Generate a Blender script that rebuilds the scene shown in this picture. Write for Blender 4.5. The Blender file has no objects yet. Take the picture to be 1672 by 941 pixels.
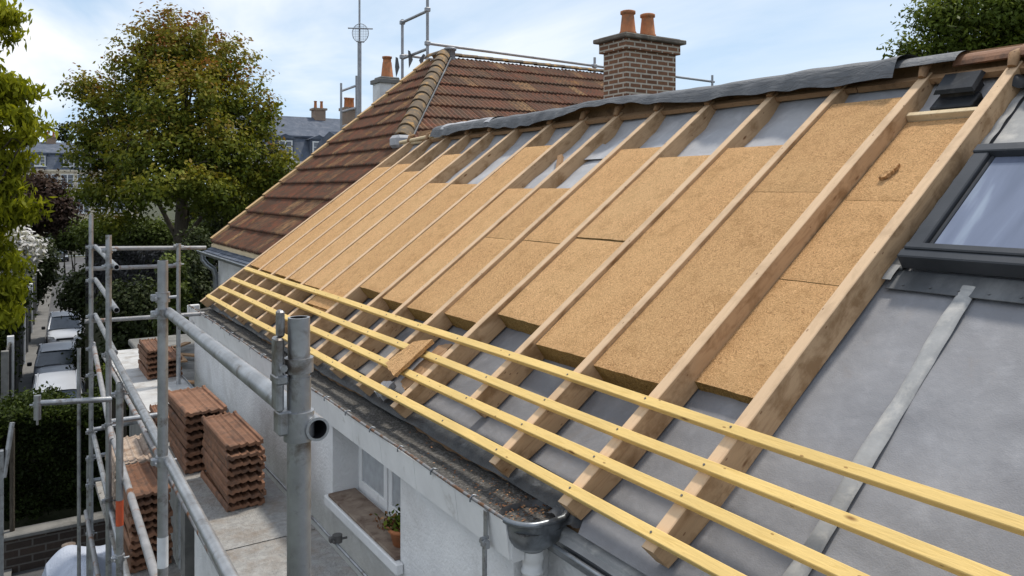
import bpy, math, random
import numpy as np
from math import sin, cos, tan, radians, pi, atan2, sqrt
from mathutils import Vector, Matrix
random.seed(7); RNG = np.random.default_rng(7)
sc = bpy.context.scene
COL = sc.collection
GZ = -8.3                      # ground level while building (eye = 0); everything is lifted by -GZ at the end

# ------------------------------------------------------------------ view geometry
FPX = 1267.0; PSI = radians(32.857); HV = 312.0
Fv = (sin(PSI), cos(PSI)); Rv = (cos(PSI), -sin(PSI))
def ray(u, v):
    a = (u - 836) / FPX; b = (v - HV) / FPX
    return (Fv[0] + a * Rv[0], Fv[1] + a * Rv[1], -b)
def at_t(u, v, t): r = ray(u, v); return Vector((r[0] * t, r[1] * t, r[2] * t))
def at_y(u, v, Y): r = ray(u, v); return at_t(u, v, Y / r[1])
def at_z(u, v, Z): r = ray(u, v); return at_t(u, v, Z / r[2])
# roof frame: Y along the eave, S up the slope, N out of it
TH = radians(36.2); O = Vector((2.13, 0, -1.365))
Dv = Vector((cos(TH), 0, sin(TH))); Nv = Vector((-sin(TH), 0, cos(TH)))
def P(Y, S, n=0.0): return O + Dv * S + Nv * n + Vector((0, Y, 0))
ROOFM = Matrix(((Dv.x, 0, Nv.x, 0), (0, 1, 0, 0), (Dv.z, 0, Nv.z, 0), (0, 0, 0, 1)))

# ------------------------------------------------------------------ materials
def new_mat(name):
    m = bpy.data.materials.new(name); m.use_nodes = True
    nt = m.node_tree; b = nt.nodes['Principled BSDF']
    return m, nt, b
def lk(nt, a, b): nt.links.new(a, b)
def coords(nt, kind='Object', scale=(1, 1, 1), rnd=True):
    tc = nt.nodes.new('ShaderNodeTexCoord'); mp = nt.nodes.new('ShaderNodeMapping')
    lk(nt, tc.outputs[kind], mp.inputs['Vector']); mp.inputs['Scale'].default_value = scale
    if rnd:
        oi = nt.nodes.new('ShaderNodeObjectInfo'); mu = nt.nodes.new('ShaderNodeVectorMath'); mu.operation = 'SCALE'
        mu.inputs[0].default_value = (37, 53, 71); lk(nt, oi.outputs['Random'], mu.inputs['Scale'])
        lk(nt, mu.outputs[0], mp.inputs['Location'])
    return mp.outputs[0]
def noise(nt, vec, scale, detail=4, rough=.55, dist=0):
    n = nt.nodes.new('ShaderNodeTexNoise'); n.inputs['Scale'].default_value = scale
    n.inputs['Detail'].default_value = detail; n.inputs['Roughness'].default_value = rough
    n.inputs['Distortion'].default_value = dist
    lk(nt, vec, n.inputs['Vector']); return n.outputs['Fac']
def ramp(nt, fac, stops):
    r = nt.nodes.new('ShaderNodeValToRGB'); e = r.color_ramp.elements
    while len(e) > 1: e.remove(e[-1])
    e[0].position = stops[0][0]; e[0].color = (*stops[0][1], 1)
    for p, c in stops[1:]:
        x = e.new(p); x.color = (*c, 1)
    lk(nt, fac, r.inputs['Fac']); return r.outputs['Color']
def mix(nt, fac, a, b, mode='MIX'):
    m = nt.nodes.new('ShaderNodeMix'); m.data_type = 'RGBA'; m.blend_type = mode
    for i, v in ((0, fac), (6, a), (7, b)):
        if isinstance(v, (int, float)): m.inputs[i].default_value = v
        elif isinstance(v, tuple): m.inputs[i].default_value = (*v, 1)
        else: lk(nt, v, m.inputs[i])
    return m.outputs[2]
def bump(nt, b, h, dist=.01, strength=.6):
    n = nt.nodes.new('ShaderNodeBump'); n.inputs['Distance'].default_value = dist
    n.inputs['Strength'].default_value = strength
    lk(nt, h, n.inputs['Height']); lk(nt, n.outputs[0], b.inputs['Normal']); return n
def c3(c): return tuple(c)
def rough_mat(name, ca, cb, scale=8, cc=None, dirt=None, dscale=2.0, rough=.8, metal=0., bs=60, bd=.004, stretch=(1, 1, 1), bstr=.6, dlo=.5, dhi=.7, spec=.3, vary=0):
    """two or three colour noise, large dirt patches, fine bump"""
    m, nt, b = new_mat(name)
    v = coords(nt, scale=stretch)
    f = noise(nt, v, scale, 6, .6)
    st = [(.3, ca), (.7, cb)] if cc is None else [(.25, ca), (.5, cb), (.75, cc)]
    col = ramp(nt, f, st)
    if dirt:
        g = noise(nt, v, dscale, 6, .65, .4)
        g2 = ramp(nt, g, [(dlo, (0, 0, 0)), (dhi, (1, 1, 1))])
        col = mix(nt, g2, col, dirt)
    if vary:
        oi = nt.nodes.new('ShaderNodeObjectInfo'); col = mix(nt, 1.0, col, ramp(nt, oi.outputs['Random'], [(0, (1 - vary, 1 - vary, 1 - vary)), (1, (1 + vary * .3, 1 + vary * .4, 1 + vary * .5))]), 'MULTIPLY')
    lk(nt, col, b.inputs['Base Color'])
    b.inputs['Roughness'].default_value = rough; b.inputs['Metallic'].default_value = metal
    b.inputs['Specular IOR Level'].default_value = spec
    h = noise(nt, v, bs, 5, .6)
    bump(nt, b, h, bd, bstr)
    return m
def flat_mat(name, c, rough=.6, metal=0.):
    m, nt, b = new_mat(name)
    v = coords(nt); f = noise(nt, v, 12, 4)
    col = ramp(nt, f, [(.3, tuple(x * .85 for x in c)), (.7, tuple(min(1, x * 1.12) for x in c))])
    lk(nt, col, b.inputs['Base Color']); b.inputs['Roughness'].default_value = rough; b.inputs['Metallic'].default_value = metal
    return m

def wood_mat(name, light, dark, knot, rough=.7, grain=14, stain=None, stainlo=.55, toplight=None):
    """grain runs along local x"""
    m, nt, b = new_mat(name)
    v = coords(nt, scale=(.9, 9, 9))
    g = noise(nt, v, grain * .35, 6, .6, .6)
    col = ramp(nt, g, [(.25, dark), (.5, light), (.75, tuple(x * .86 for x in light))])
    v2 = coords(nt, scale=(1, 1.6, 1.6))
    l = noise(nt, v2, 2.2, 3, .5)
    col = mix(nt, ramp(nt, l, [(.35, (0, 0, 0)), (.7, (.55, .55, .55))]), col, tuple(x * .72 for x in light))
    vo = nt.nodes.new('ShaderNodeTexVoronoi'); vo.inputs['Scale'].default_value = 3.2; vo.inputs['Randomness'].default_value = 1
    v3 = coords(nt, scale=(.9, 2.6, 2.6)); lk(nt, v3, vo.inputs['Vector'])
    k = ramp(nt, vo.outputs['Distance'], [(.045, (1, 1, 1)), (.10, (0, 0, 0))])
    col = mix(nt, k, col, knot)
    if stain:
        s = noise(nt, v2, 4.5, 5, .65, .3)
        col = mix(nt, ramp(nt, s, [(stainlo, (0, 0, 0)), (stainlo + .16, (.8, .8, .8))]), col, stain)
    if toplight:      # light on the upper face put into its colour; sawn sides stay browner
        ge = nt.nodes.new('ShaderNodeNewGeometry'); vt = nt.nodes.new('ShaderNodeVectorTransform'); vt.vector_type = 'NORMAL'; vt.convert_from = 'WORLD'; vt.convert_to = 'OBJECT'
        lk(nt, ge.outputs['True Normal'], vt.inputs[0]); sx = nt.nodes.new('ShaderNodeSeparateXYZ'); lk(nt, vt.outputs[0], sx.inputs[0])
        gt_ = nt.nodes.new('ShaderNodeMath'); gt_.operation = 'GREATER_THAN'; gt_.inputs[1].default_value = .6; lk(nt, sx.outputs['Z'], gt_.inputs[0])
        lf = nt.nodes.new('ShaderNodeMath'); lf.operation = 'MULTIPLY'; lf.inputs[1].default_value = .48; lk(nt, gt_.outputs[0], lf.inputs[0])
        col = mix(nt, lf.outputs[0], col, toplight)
    vq = nt.nodes.new('ShaderNodeTexVoronoi'); vq.inputs['Scale'].default_value = 9; lk(nt, coords(nt, scale=(1, 2.2, 2.2)), vq.inputs['Vector'])
    gate = nt.nodes.new('ShaderNodeMath'); gate.operation = 'LESS_THAN'; gate.inputs[1].default_value = .085; lk(nt, vq.outputs['Distance'], gate.inputs[0])
    gs = nt.nodes.new('ShaderNodeMath'); gs.operation = 'MULTIPLY'; gs.inputs[1].default_value = .7; lk(nt, gate.outputs[0], gs.inputs[0])
    col = mix(nt, gs.outputs[0], col, knot)
    lk(nt, col, b.inputs['Base Color']); b.inputs['Roughness'].default_value = rough
    b.inputs['Specular IOR Level'].default_value = .2
    bump(nt, b, g, .004, .6)
    return m

M = {}
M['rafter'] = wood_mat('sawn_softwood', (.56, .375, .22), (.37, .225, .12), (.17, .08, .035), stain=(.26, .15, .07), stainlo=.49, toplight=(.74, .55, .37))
M['rafter_old'] = wood_mat('old_timber', (.36, .22, .12), (.22, .125, .065), (.1, .05, .025), stain=(.14, .085, .05))
M['batten'] = wood_mat('treated_batten', (.82, .58, .22), (.66, .44, .14), (.24, .12, .04), grain=20, rough=.6)
M['blond'] = wood_mat('fresh_batten', (.70, .56, .36), (.55, .42, .25), (.3, .18, .08))

def insulation(name='wood_fibre_board', edge=True):
    m, nt, b = new_mat(name)
    v = coords(nt)
    a = noise(nt, v, 30, 5, .66, 3.2)
    c = noise(nt, v, 130, 3, .6, .8)
    big = noise(nt, v, 2.5, 5, .55)
    col = ramp(nt, a, [(.34, (.22, .105, .04)), (.45, (.64, .365, .17)), (.62, (.88, .56, .29))])
    col = mix(nt, .35, col, ramp(nt, c, [(.3, (.38, .21, .09)), (.65, (.84, .56, .30))]))
    col = mix(nt, ramp(nt, big, [(.35, (0, 0, 0)), (.75, (.4, .4, .4))]), col, (.74, .49, .25))
    mo = noise(nt, v, 6.5, 5, .7, .6)
    col = mix(nt, ramp(nt, mo, [(.5, (0, 0, 0)), (.75, (.55, .55, .55))]), col, (.42, .24, .10))
    oi = nt.nodes.new('ShaderNodeObjectInfo'); col = mix(nt, .8, col, ramp(nt, oi.outputs['Random'], [(0, (.90, .87, .83)), (.5, (1, .97, .93)), (1, (1, 1, 1))]), 'MULTIPLY')
    # cut edges are greener; the shade on side faces is put into their colour
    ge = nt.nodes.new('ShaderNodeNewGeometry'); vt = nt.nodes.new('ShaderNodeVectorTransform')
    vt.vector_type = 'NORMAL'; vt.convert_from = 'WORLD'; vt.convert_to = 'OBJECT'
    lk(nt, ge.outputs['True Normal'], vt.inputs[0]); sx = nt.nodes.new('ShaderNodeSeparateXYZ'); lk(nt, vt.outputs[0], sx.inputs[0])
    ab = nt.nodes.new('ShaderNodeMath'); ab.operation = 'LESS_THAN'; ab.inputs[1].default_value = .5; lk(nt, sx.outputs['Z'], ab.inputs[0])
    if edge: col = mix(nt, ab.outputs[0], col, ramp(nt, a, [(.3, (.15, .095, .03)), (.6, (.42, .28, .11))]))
    lk(nt, col, b.inputs['Base Color']); b.inputs['Roughness'].default_value = .95; b.inputs['Specular IOR Level'].default_value = .1
    ad = nt.nodes.new('ShaderNodeMath'); ad.operation = 'ADD'; lk(nt, a, ad.inputs[0]); lk(nt, c, ad.inputs[1])
    bump(nt, b, ad.outputs[0], .016, .9)
    return m
M['insul'] = insulation(); M['insul_torn'] = insulation('torn_fibre', False)

def membrane(name, ca, cb, stain, rough=.55, fold=0):
    m, nt, b = new_mat(name)
    v = coords(nt)
    f = noise(nt, v, 1.6, 6, .6, .5); g = noise(nt, v, 9, 5, .65)
    col = ramp(nt, f, [(.3, ca), (.7, cb)])
    col = mix(nt, ramp(nt, g, [(.5, (0, 0, 0)), (.8, (.45, .45, .45))]), col, tuple(x * 1.35 for x in cb))
    s = noise(nt, v, 1.1, 6, .7, .8)
    col = mix(nt, ramp(nt, s, [(.6, (0, 0, 0)), (.74, (.55, .55, .55))]), col, stain)
    vc = nt.nodes.new('ShaderNodeVectorMath'); vc.operation = 'ADD'; lk(nt, v, vc.inputs[0])
    sw = nt.nodes.new('ShaderNodeTexNoise'); sw.inputs['Scale'].default_value = 1.7; sw.inputs['Detail'].default_value = 5; lk(nt, v, sw.inputs['Vector']); lk(nt, sw.outputs['Color'], vc.inputs[1])
    vk = nt.nodes.new('ShaderNodeTexVoronoi'); vk.feature = 'DISTANCE_TO_EDGE'; vk.inputs['Scale'].default_value = .9; lk(nt, vc.outputs[0], vk.inputs['Vector'])
    crease = ramp(nt, vk.outputs['Distance'], [(.0, (.13, .13, .13)), (.05, (0, 0, 0))])
    col = mix(nt, crease, col, tuple(min(1, x * 1.4) for x in cb))
    lk(nt, col, b.inputs['Base Color']); b.inputs['Roughness'].default_value = rough
    b.inputs['Specular IOR Level'].default_value = .35
    h = noise(nt, v, 2.6, 4, .5, .3)
    h2 = noise(nt, v, 150, 2)
    ad = nt.nodes.new('ShaderNodeMath'); ad.operation = 'MULTIPLY_ADD'; lk(nt, h2, ad.inputs[0]); ad.inputs[1].default_value = .06; lk(nt, h, ad.inputs[2])
    bn = bump(nt, b, ad.outputs[0], .05, .5)
    if fold:
        vv = coords(nt, scale=(5, 1.2, 5)); h3 = noise(nt, vv, 2.4, 4, .55, 1.8)
        b2 = nt.nodes.new('ShaderNodeBump'); b2.inputs['Distance'].default_value = fold; b2.inputs['Strength'].default_value = .9
        lk(nt, h3, b2.inputs['Height']); lk(nt, bn.outputs[0], b2.inputs['Normal']); lk(nt, b2.outputs[0], b.inputs['Normal'])
    return m
M['membrane'] = membrane('grey_roof_membrane', (.17, .172, .187), (.255, .258, .276), (.24, .20, .17), .7)
M['memb_pale'] = membrane('pale_underlay', (.33, .335, .36), (.43, .435, .455), (.26, .25, .24), .7)
M['drape'] = membrane('ridge_underlay', (.075, .08, .088), (.13, .135, .145), (.17, .165, .16), .60, fold=.022)
M['lead'] = rough_mat('zinc_strip', (.24, .245, .25), (.34, .345, .35), 5, dirt=(.46, .45, .43), dscale=7, rough=.65, metal=.0, bs=25)
M['lead_dark'] = rough_mat('lead_flashing', (.05, .055, .06), (.09, .095, .105), 6, dirt=(.16, .165, .17), rough=.5, bs=30)
M['zinc'] = rough_mat('zinc_gutter', (.17, .19, .21), (.34, .36, .39), 5, dirt=(.12, .13, .14), dscale=9, rough=.38, metal=.75, bs=20, bd=.003)
M['zinc_old'] = rough_mat('worn_zinc_edge', (.16, .16, .165), (.27, .27, .275), 12, dirt=(.15, .08, .045), dscale=16, rough=.6, metal=.2, bs=40, dlo=.48, dhi=.56)
M['galv'] = rough_mat('galvanised_tube', (.27, .28, .295), (.44, .455, .475), 9, dirt=(.15, .13, .115), dscale=11, rough=.40, metal=.72, bs=45, bd=.002, dlo=.54, dhi=.70)
M['galv_far'] = rough_mat('distant_tube', (.24, .25, .27), (.36, .37, .39), 6, rough=.5, metal=.3, bs=30, bd=.001)
M['rusty'] = rough_mat('rusty_tube', (.24, .24, .245), (.36, .36, .37), 9, dirt=(.20, .085, .035), dscale=5, rough=.55, metal=.4, bs=45, bd=.002, dlo=.54, dhi=.64)
M['silt'] = rough_mat('gutter_silt', (.045, .043, .04), (.10, .096, .09), 60, cc=(.27, .26, .25), dirt=(.06, .057, .053), dscale=3, rough=.95, bs=90, bd=.02, bstr=1)
M['bitumen'] = rough_mat('bitumen_strip', (.035, .037, .04), (.075, .078, .08), 10, dirt=(.14, .145, .15), dscale=5, rough=.45, bs=14, bd=.02, dlo=.58, dhi=.66)
M['white'] = rough_mat('old_white_paint', (.66, .665, .67), (.77, .775, .78), 5, dirt=(.45, .44, .42), dscale=6, rough=.6, bs=30, bd=.003, dlo=.6, dhi=.75)
M['render'] = rough_mat('white_render', (.66, .665, .675), (.78, .785, .79), 3, dirt=(.56, .555, .55), dscale=2.2, rough=.9, bs=42, bd=.012, bstr=.8, dlo=.5, dhi=.72)
M['stone'] = rough_mat('window_board', (.18, .13, .10), (.30, .24, .19), 9, dirt=(.1, .06, .045), dscale=8, rough=.9, bs=50)
M['clay'] = rough_mat('clay_tile', (.165, .078, .044), (.28, .14, .08), 5, dirt=(.10, .06, .042), dscale=9, rough=.75, bs=60, bd=.003, dlo=.48, dhi=.68, vary=.28)
M['clay_old'] = rough_mat('weathered_tile', (.30, .23, .18), (.46, .37, .30), 9, dirt=(.2, .12, .08), dscale=11, rough=.85, bs=60)
M['pot'] = rough_mat('terracotta', (.36, .13, .055), (.48, .20, .09), 5, dirt=(.22, .12, .07), dscale=6, rough=.8, bs=30)
M['deck'] = rough_mat('worn_scaffold_deck', (.25, .245, .235), (.40, .39, .375), 22, dirt=(.22, .175, .135), dscale=4, rough=.6, metal=.1, bs=55, bd=.02, bstr=1, dlo=.46, dhi=.75)
M['deck_pale'] = rough_mat('pale_scaffold_deck', (.40, .40, .40), (.55, .55, .545), 5, dirt=(.30, .27, .24), dscale=6, rough=.6, metal=.1, bs=30, bd=.008)
M['black'] = rough_mat('black_plastic', (.012, .013, .015), (.022, .024, .028), 8, dirt=(.05, .05, .052), dscale=10, rough=.4, bs=30, bd=.001)
M['alu'] = rough_mat('anthracite_frame', (.035, .038, .043), (.055, .058, .065), 4, dirt=(.09, .09, .095), dscale=9, rough=.35, bs=60, bd=.0006, dlo=.6, dhi=.8)
M['slate'] = rough_mat('slate', (.065, .08, .11), (.11, .13, .17), 2.5, dirt=(.14, .155, .19), dscale=1.4, rough=.85, bs=6, bd=.02)
M['cream'] = rough_mat('cream_stone', (.62, .54, .42), (.76, .67, .54), 1.2, dirt=(.34, .29, .24), dscale=.9, rough=.9, bs=4, bd=.02)
M['cream2'] = rough_mat('pale_render', (.60, .55, .47), (.72, .67, .58), 1.2, rough=.9, bs=4, bd=.02)
M['asphalt'] = rough_mat('asphalt', (.070, .070, .074), (.105, .105, .11), .9, dirt=(.13, .13, .13), dscale=.5, rough=.85, bs=12, bd=.02)
M['pave'] = rough_mat('pavement', (.13, .128, .124), (.20, .196, .19), 1.3, rough=.9, bs=9, bd=.02)
M['soil'] = rough_mat('garden_ground', (.035, .04, .022), (.075, .075, .045), .8, dirt=(.03, .045, .015), dscale=.5, rough=.95, bs=5, bd=.1)
M['bark'] = rough_mat('bark', (.045, .036, .028), (.10, .085, .065), 5, rough=.95, bs=14, bd=.05, stretch=(3, 3, .6), bstr=1)
M['concrete'] = rough_mat('grey_concrete', (.13, .13, .125), (.22, .215, .205), 2.5, dirt=(.09, .09, .085), rough=.9, bs=20, bd=.01)
M['capstone'] = rough_mat('chimney_capping', (.10, .085, .07), (.18, .155, .13), 6, dirt=(.24, .21, .17), dscale=7, rough=.9, bs=30, bd=.008)
M['tarp'] = rough_mat('blue_grey_tarp', (.33, .37, .46), (.46, .50, .59), 2, rough=.45, bs=5, bd=.05)
M['paper'] = flat_mat('white_label', (.62, .64, .66), .6)
M['tape'] = flat_mat('orange_tape', (.50, .085, .03), .5)
M['bolt'] = flat_mat('steel_bolt', (.16, .155, .15), .4, .8)
M['winpane'] = rough_mat('curtained_pane', (.05, .06, .08), (.20, .22, .26), 1.2, rough=.15, bs=2, bd=.001, spec=.6)
M['dark_in'] = flat_mat('dark_inside', (.01, .01, .012), .6)
M['silver'] = rough_mat('silver_car_paint', (.44, .46, .50), (.50, .52, .56), 1, rough=.3, metal=.1, bs=3, bd=.0005)
M['silver2'] = rough_mat('grey_car_paint', (.27, .29, .33), (.33, .35, .39), 1, rough=.3, metal=.1, bs=3, bd=.0005)
M['carglass'] = rough_mat('car_glass', (.02, .028, .04), (.07, .085, .11), 1.5, rough=.12, bs=1, bd=.0002, spec=.8)
M['rubber'] = flat_mat('rubber', (.018, .018, .018), .8)
M['lamp'] = flat_mat('headlamp', (.55, .57, .6), .15, .3)
M['fence'] = rough_mat('dark_street_fence', (.05, .05, .052), (.11, .108, .105), 1.5, dirt=(.16, .155, .15), dscale=1.2, rough=.85, bs=6, bd=.02, stretch=(1, 1, .3))

def pane_mat():
    m, nt, b = new_mat('skylight_glass')
    v = coords(nt, rnd=False)
    vs_ = coords(nt, scale=(.35, 2.2, 1), rnd=False); f = noise(nt, vs_, 2.6, 3, .5, .5)
    col = ramp(nt, f, [(.35, (.12, .14, .20)), (.55, (.16, .185, .26)), (.68, (.29, .34, .42))])  # bluish sky reflection and its paler streaks painted into the base colour
    lk(nt, col, b.inputs['Base Color']); b.inputs['Roughness'].default_value = .06
    b.inputs['Specular IOR Level'].default_value = .8
    b.inputs['Coat Weight'].default_value = .2; b.inputs['Coat Roughness'].default_value = .03
    return m
M['skyglass'] = pane_mat()

def brick_mat(name, c1, c2, mortar, scale, kx='X', ky='Z', w=.22, h=.075, msize=.012, bd=.006, rough=.85):
    m, nt, b = new_mat(name)
    tc = nt.nodes.new('ShaderNodeTexCoord'); sp = nt.nodes.new('ShaderNodeSeparateXYZ'); lk(nt, tc.outputs['Object'], sp.inputs[0])
    ad = nt.nodes.new('ShaderNodeMath'); ad.operation = 'ADD'; lk(nt, sp.outputs['X'], ad.inputs[0]); lk(nt, sp.outputs['Y'], ad.inputs[1])
    cb = nt.nodes.new('ShaderNodeCombineXYZ'); lk(nt, ad.outputs[0], cb.inputs['X']); lk(nt, sp.outputs['Z'], cb.inputs['Y'])
    br = nt.nodes.new('ShaderNodeTexBrick'); br.inputs['Scale'].default_value = 1
    br.inputs['Brick Width'].default_value = w; br.inputs['Row Height'].default_value = h
    br.inputs['Mortar Size'].default_value = msize; br.inputs['Mortar Smooth'].default_value = .2
    br.inputs['Color1'].default_value = (*c1, 1); br.inputs['Color2'].default_value = (*c2, 1); br.inputs['Mortar'].default_value = (*mortar, 1)
    lk(nt, cb.outputs[0], br.inputs['Vector'])
    n = noise(nt, tc.outputs['Object'], 16, 5, .65)
    col = mix(nt, .45, br.outputs['Color'], ramp(nt, n, [(.3, (.35, .33, .32)), (.7, (1, 1, 1))]), 'MULTIPLY')
    lk(nt, col, b.inputs['Base Color']); b.inputs['Roughness'].default_value = rough
    iv = nt.nodes.new('ShaderNodeMath'); iv.operation = 'SUBTRACT'; iv.inputs[0].default_value = 1; lk(nt, br.outputs['Fac'], iv.inputs[1])
    bump(nt, b, iv.outputs[0], bd, 1)
    return m
M['brick'] = brick_mat('chimney_brick', (.14, .062, .030), (.25, .115, .058), (.50, .44, .36), 1, msize=.014)
M['brick_dark'] = brick_mat('garden_brick', (.035, .025, .02), (.06, .04, .03), (.11, .10, .09), 1, w=.5, h=.17, msize=.02)

def tile_roof_mat():
    """per-face tint attribute gives each tile its own colour; streaks run up the slope (local x)"""
    m, nt, b = new_mat('old_interlocking_tiles')
    at = nt.nodes.new('ShaderNodeAttribute'); at.attribute_name = 'tint'
    col = ramp(nt, at.outputs['Fac'], [(0, (.115, .052, .033)), (.35, (.195, .076, .045)), (.6, (.15, .078, .05)), (.82, (.23, .12, .065)), (1, (.34, .20, .10))])
    v = coords(nt, scale=(.7, 7, 7), rnd=False)
    s = noise(nt, v, 2.2, 5, .65)
    col = mix(nt, ramp(nt, s, [(.38, (0, 0, 0)), (.62, (.9, .9, .9))]), col, (.085, .062, .047))
    v2 = coords(nt, rnd=False)
    l = noise(nt, v2, 1.7, 6, .7, .3)
    col = mix(nt, ramp(nt, l, [(.60, (0, 0, 0)), (.72, (.5, .5, .5))]), col, (.40, .23, .08))
    lk(nt, col, b.inputs['Base Color']); b.inputs['Roughness'].default_value = .9; b.inputs['Specular IOR Level'].default_value = .2
    bump(nt, b, noise(nt, v2, 40, 4), .006, .6)
    return m
M['tiles'] = tile_roof_mat()
M['hiptile'] = rough_mat('lichened_hip_tile', (.10, .08, .06), (.19, .14, .09), 5, dirt=(.42, .24, .08), dscale=5, rough=.9, bs=40, bd=.006, dlo=.52, dhi=.66)
M['verge'] = rough_mat('ochre_verge', (.46, .30, .15), (.60, .41, .21), 3, dirt=(.30, .21, .14), dscale=3.2, rough=.9, bs=30)
M['mortar'] = rough_mat('grey_mortar', (.20, .19, .175), (.32, .31, .29), 7, rough=.95, bs=40, bd=.01)

def leaf_mat(name, stops, rough=.55, trans=.35, darkz=None):
    m, nt, b = new_mat(name)
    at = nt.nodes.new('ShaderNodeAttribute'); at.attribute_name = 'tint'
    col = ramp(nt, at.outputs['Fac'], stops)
    out = nt.nodes['Material Output']
    lk(nt, col, b.inputs['Base Color']); b.inputs['Roughness'].default_value = rough; b.inputs['Specular IOR Level'].default_value = .12
    tr = nt.nodes.new('ShaderNodeBsdfTranslucent'); lk(nt, mix(nt, 1.0, col, (1, 1, .55), 'MULTIPLY'), tr.inputs['Color'])
    ms = nt.nodes.new('ShaderNodeMixShader'); ms.inputs[0].default_value = trans
    lk(nt, b.outputs[0], ms.inputs[1]); lk(nt, tr.outputs[0], ms.inputs[2]); lk(nt, ms.outputs[0], out.inputs['Surface'])
    return m
G = lambda *a: list(a)
M['leaf_big'] = leaf_mat('autumn_chestnut_leaves', [(0, (.035, .048, .008)), (.34, (.10, .125, .018)), (.58, (.225, .225, .028)), (.84, (.24, .17, .03)), (1, (.25, .10, .028))])
M['leaf_yellow'] = leaf_mat('bright_yellow_green_leaves', [(0, (.07, .085, .006)), (.5, (.20, .22, .014)), (1, (.42, .42, .03))], trans=.5)
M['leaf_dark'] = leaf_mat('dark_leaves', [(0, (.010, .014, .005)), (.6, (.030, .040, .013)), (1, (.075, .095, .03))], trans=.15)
M['leaf_mid'] = leaf_mat('mid_green_leaves', [(0, (.022, .032, .007)), (.6, (.065, .088, .018)), (1, (.14, .175, .035))], trans=.25)
M['leaf_red'] = leaf_mat('copper_leaves', [(0, (.02, .014, .011)), (.6, (.055, .032, .024)), (1, (.10, .065, .035))], trans=.2)
M['leaf_hedge'] = leaf_mat('hedge_leaves', [(0, (.010, .016, .004)), (.6, (.035, .052, .010)), (1, (.09, .12, .02))], trans=.2)
M['leaf_right'] = leaf_mat('glossy_green_leaves', [(0, (.025, .038, .007)), (.6, (.085, .12, .018)), (1, (.22, .26, .035))], trans=.3)
M['blossom'] = leaf_mat('white_blossom', [(0, (.20, .20, .19)), (.5, (.46, .45, .45)), (1, (.68, .67, .68))], trans=.2)
M['creeper'] = leaf_mat('grey_dry_creeper', [(0, (.02, .02, .022)), (.6, (.05, .05, .053)), (1, (.11, .11, .115))], trans=.05)
M['leaf_litter'] = leaf_mat('dry_litter', [(0, (.12, .05, .02)), (.6, (.28, .13, .06)), (1, (.40, .24, .12))], trans=.05)

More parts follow.
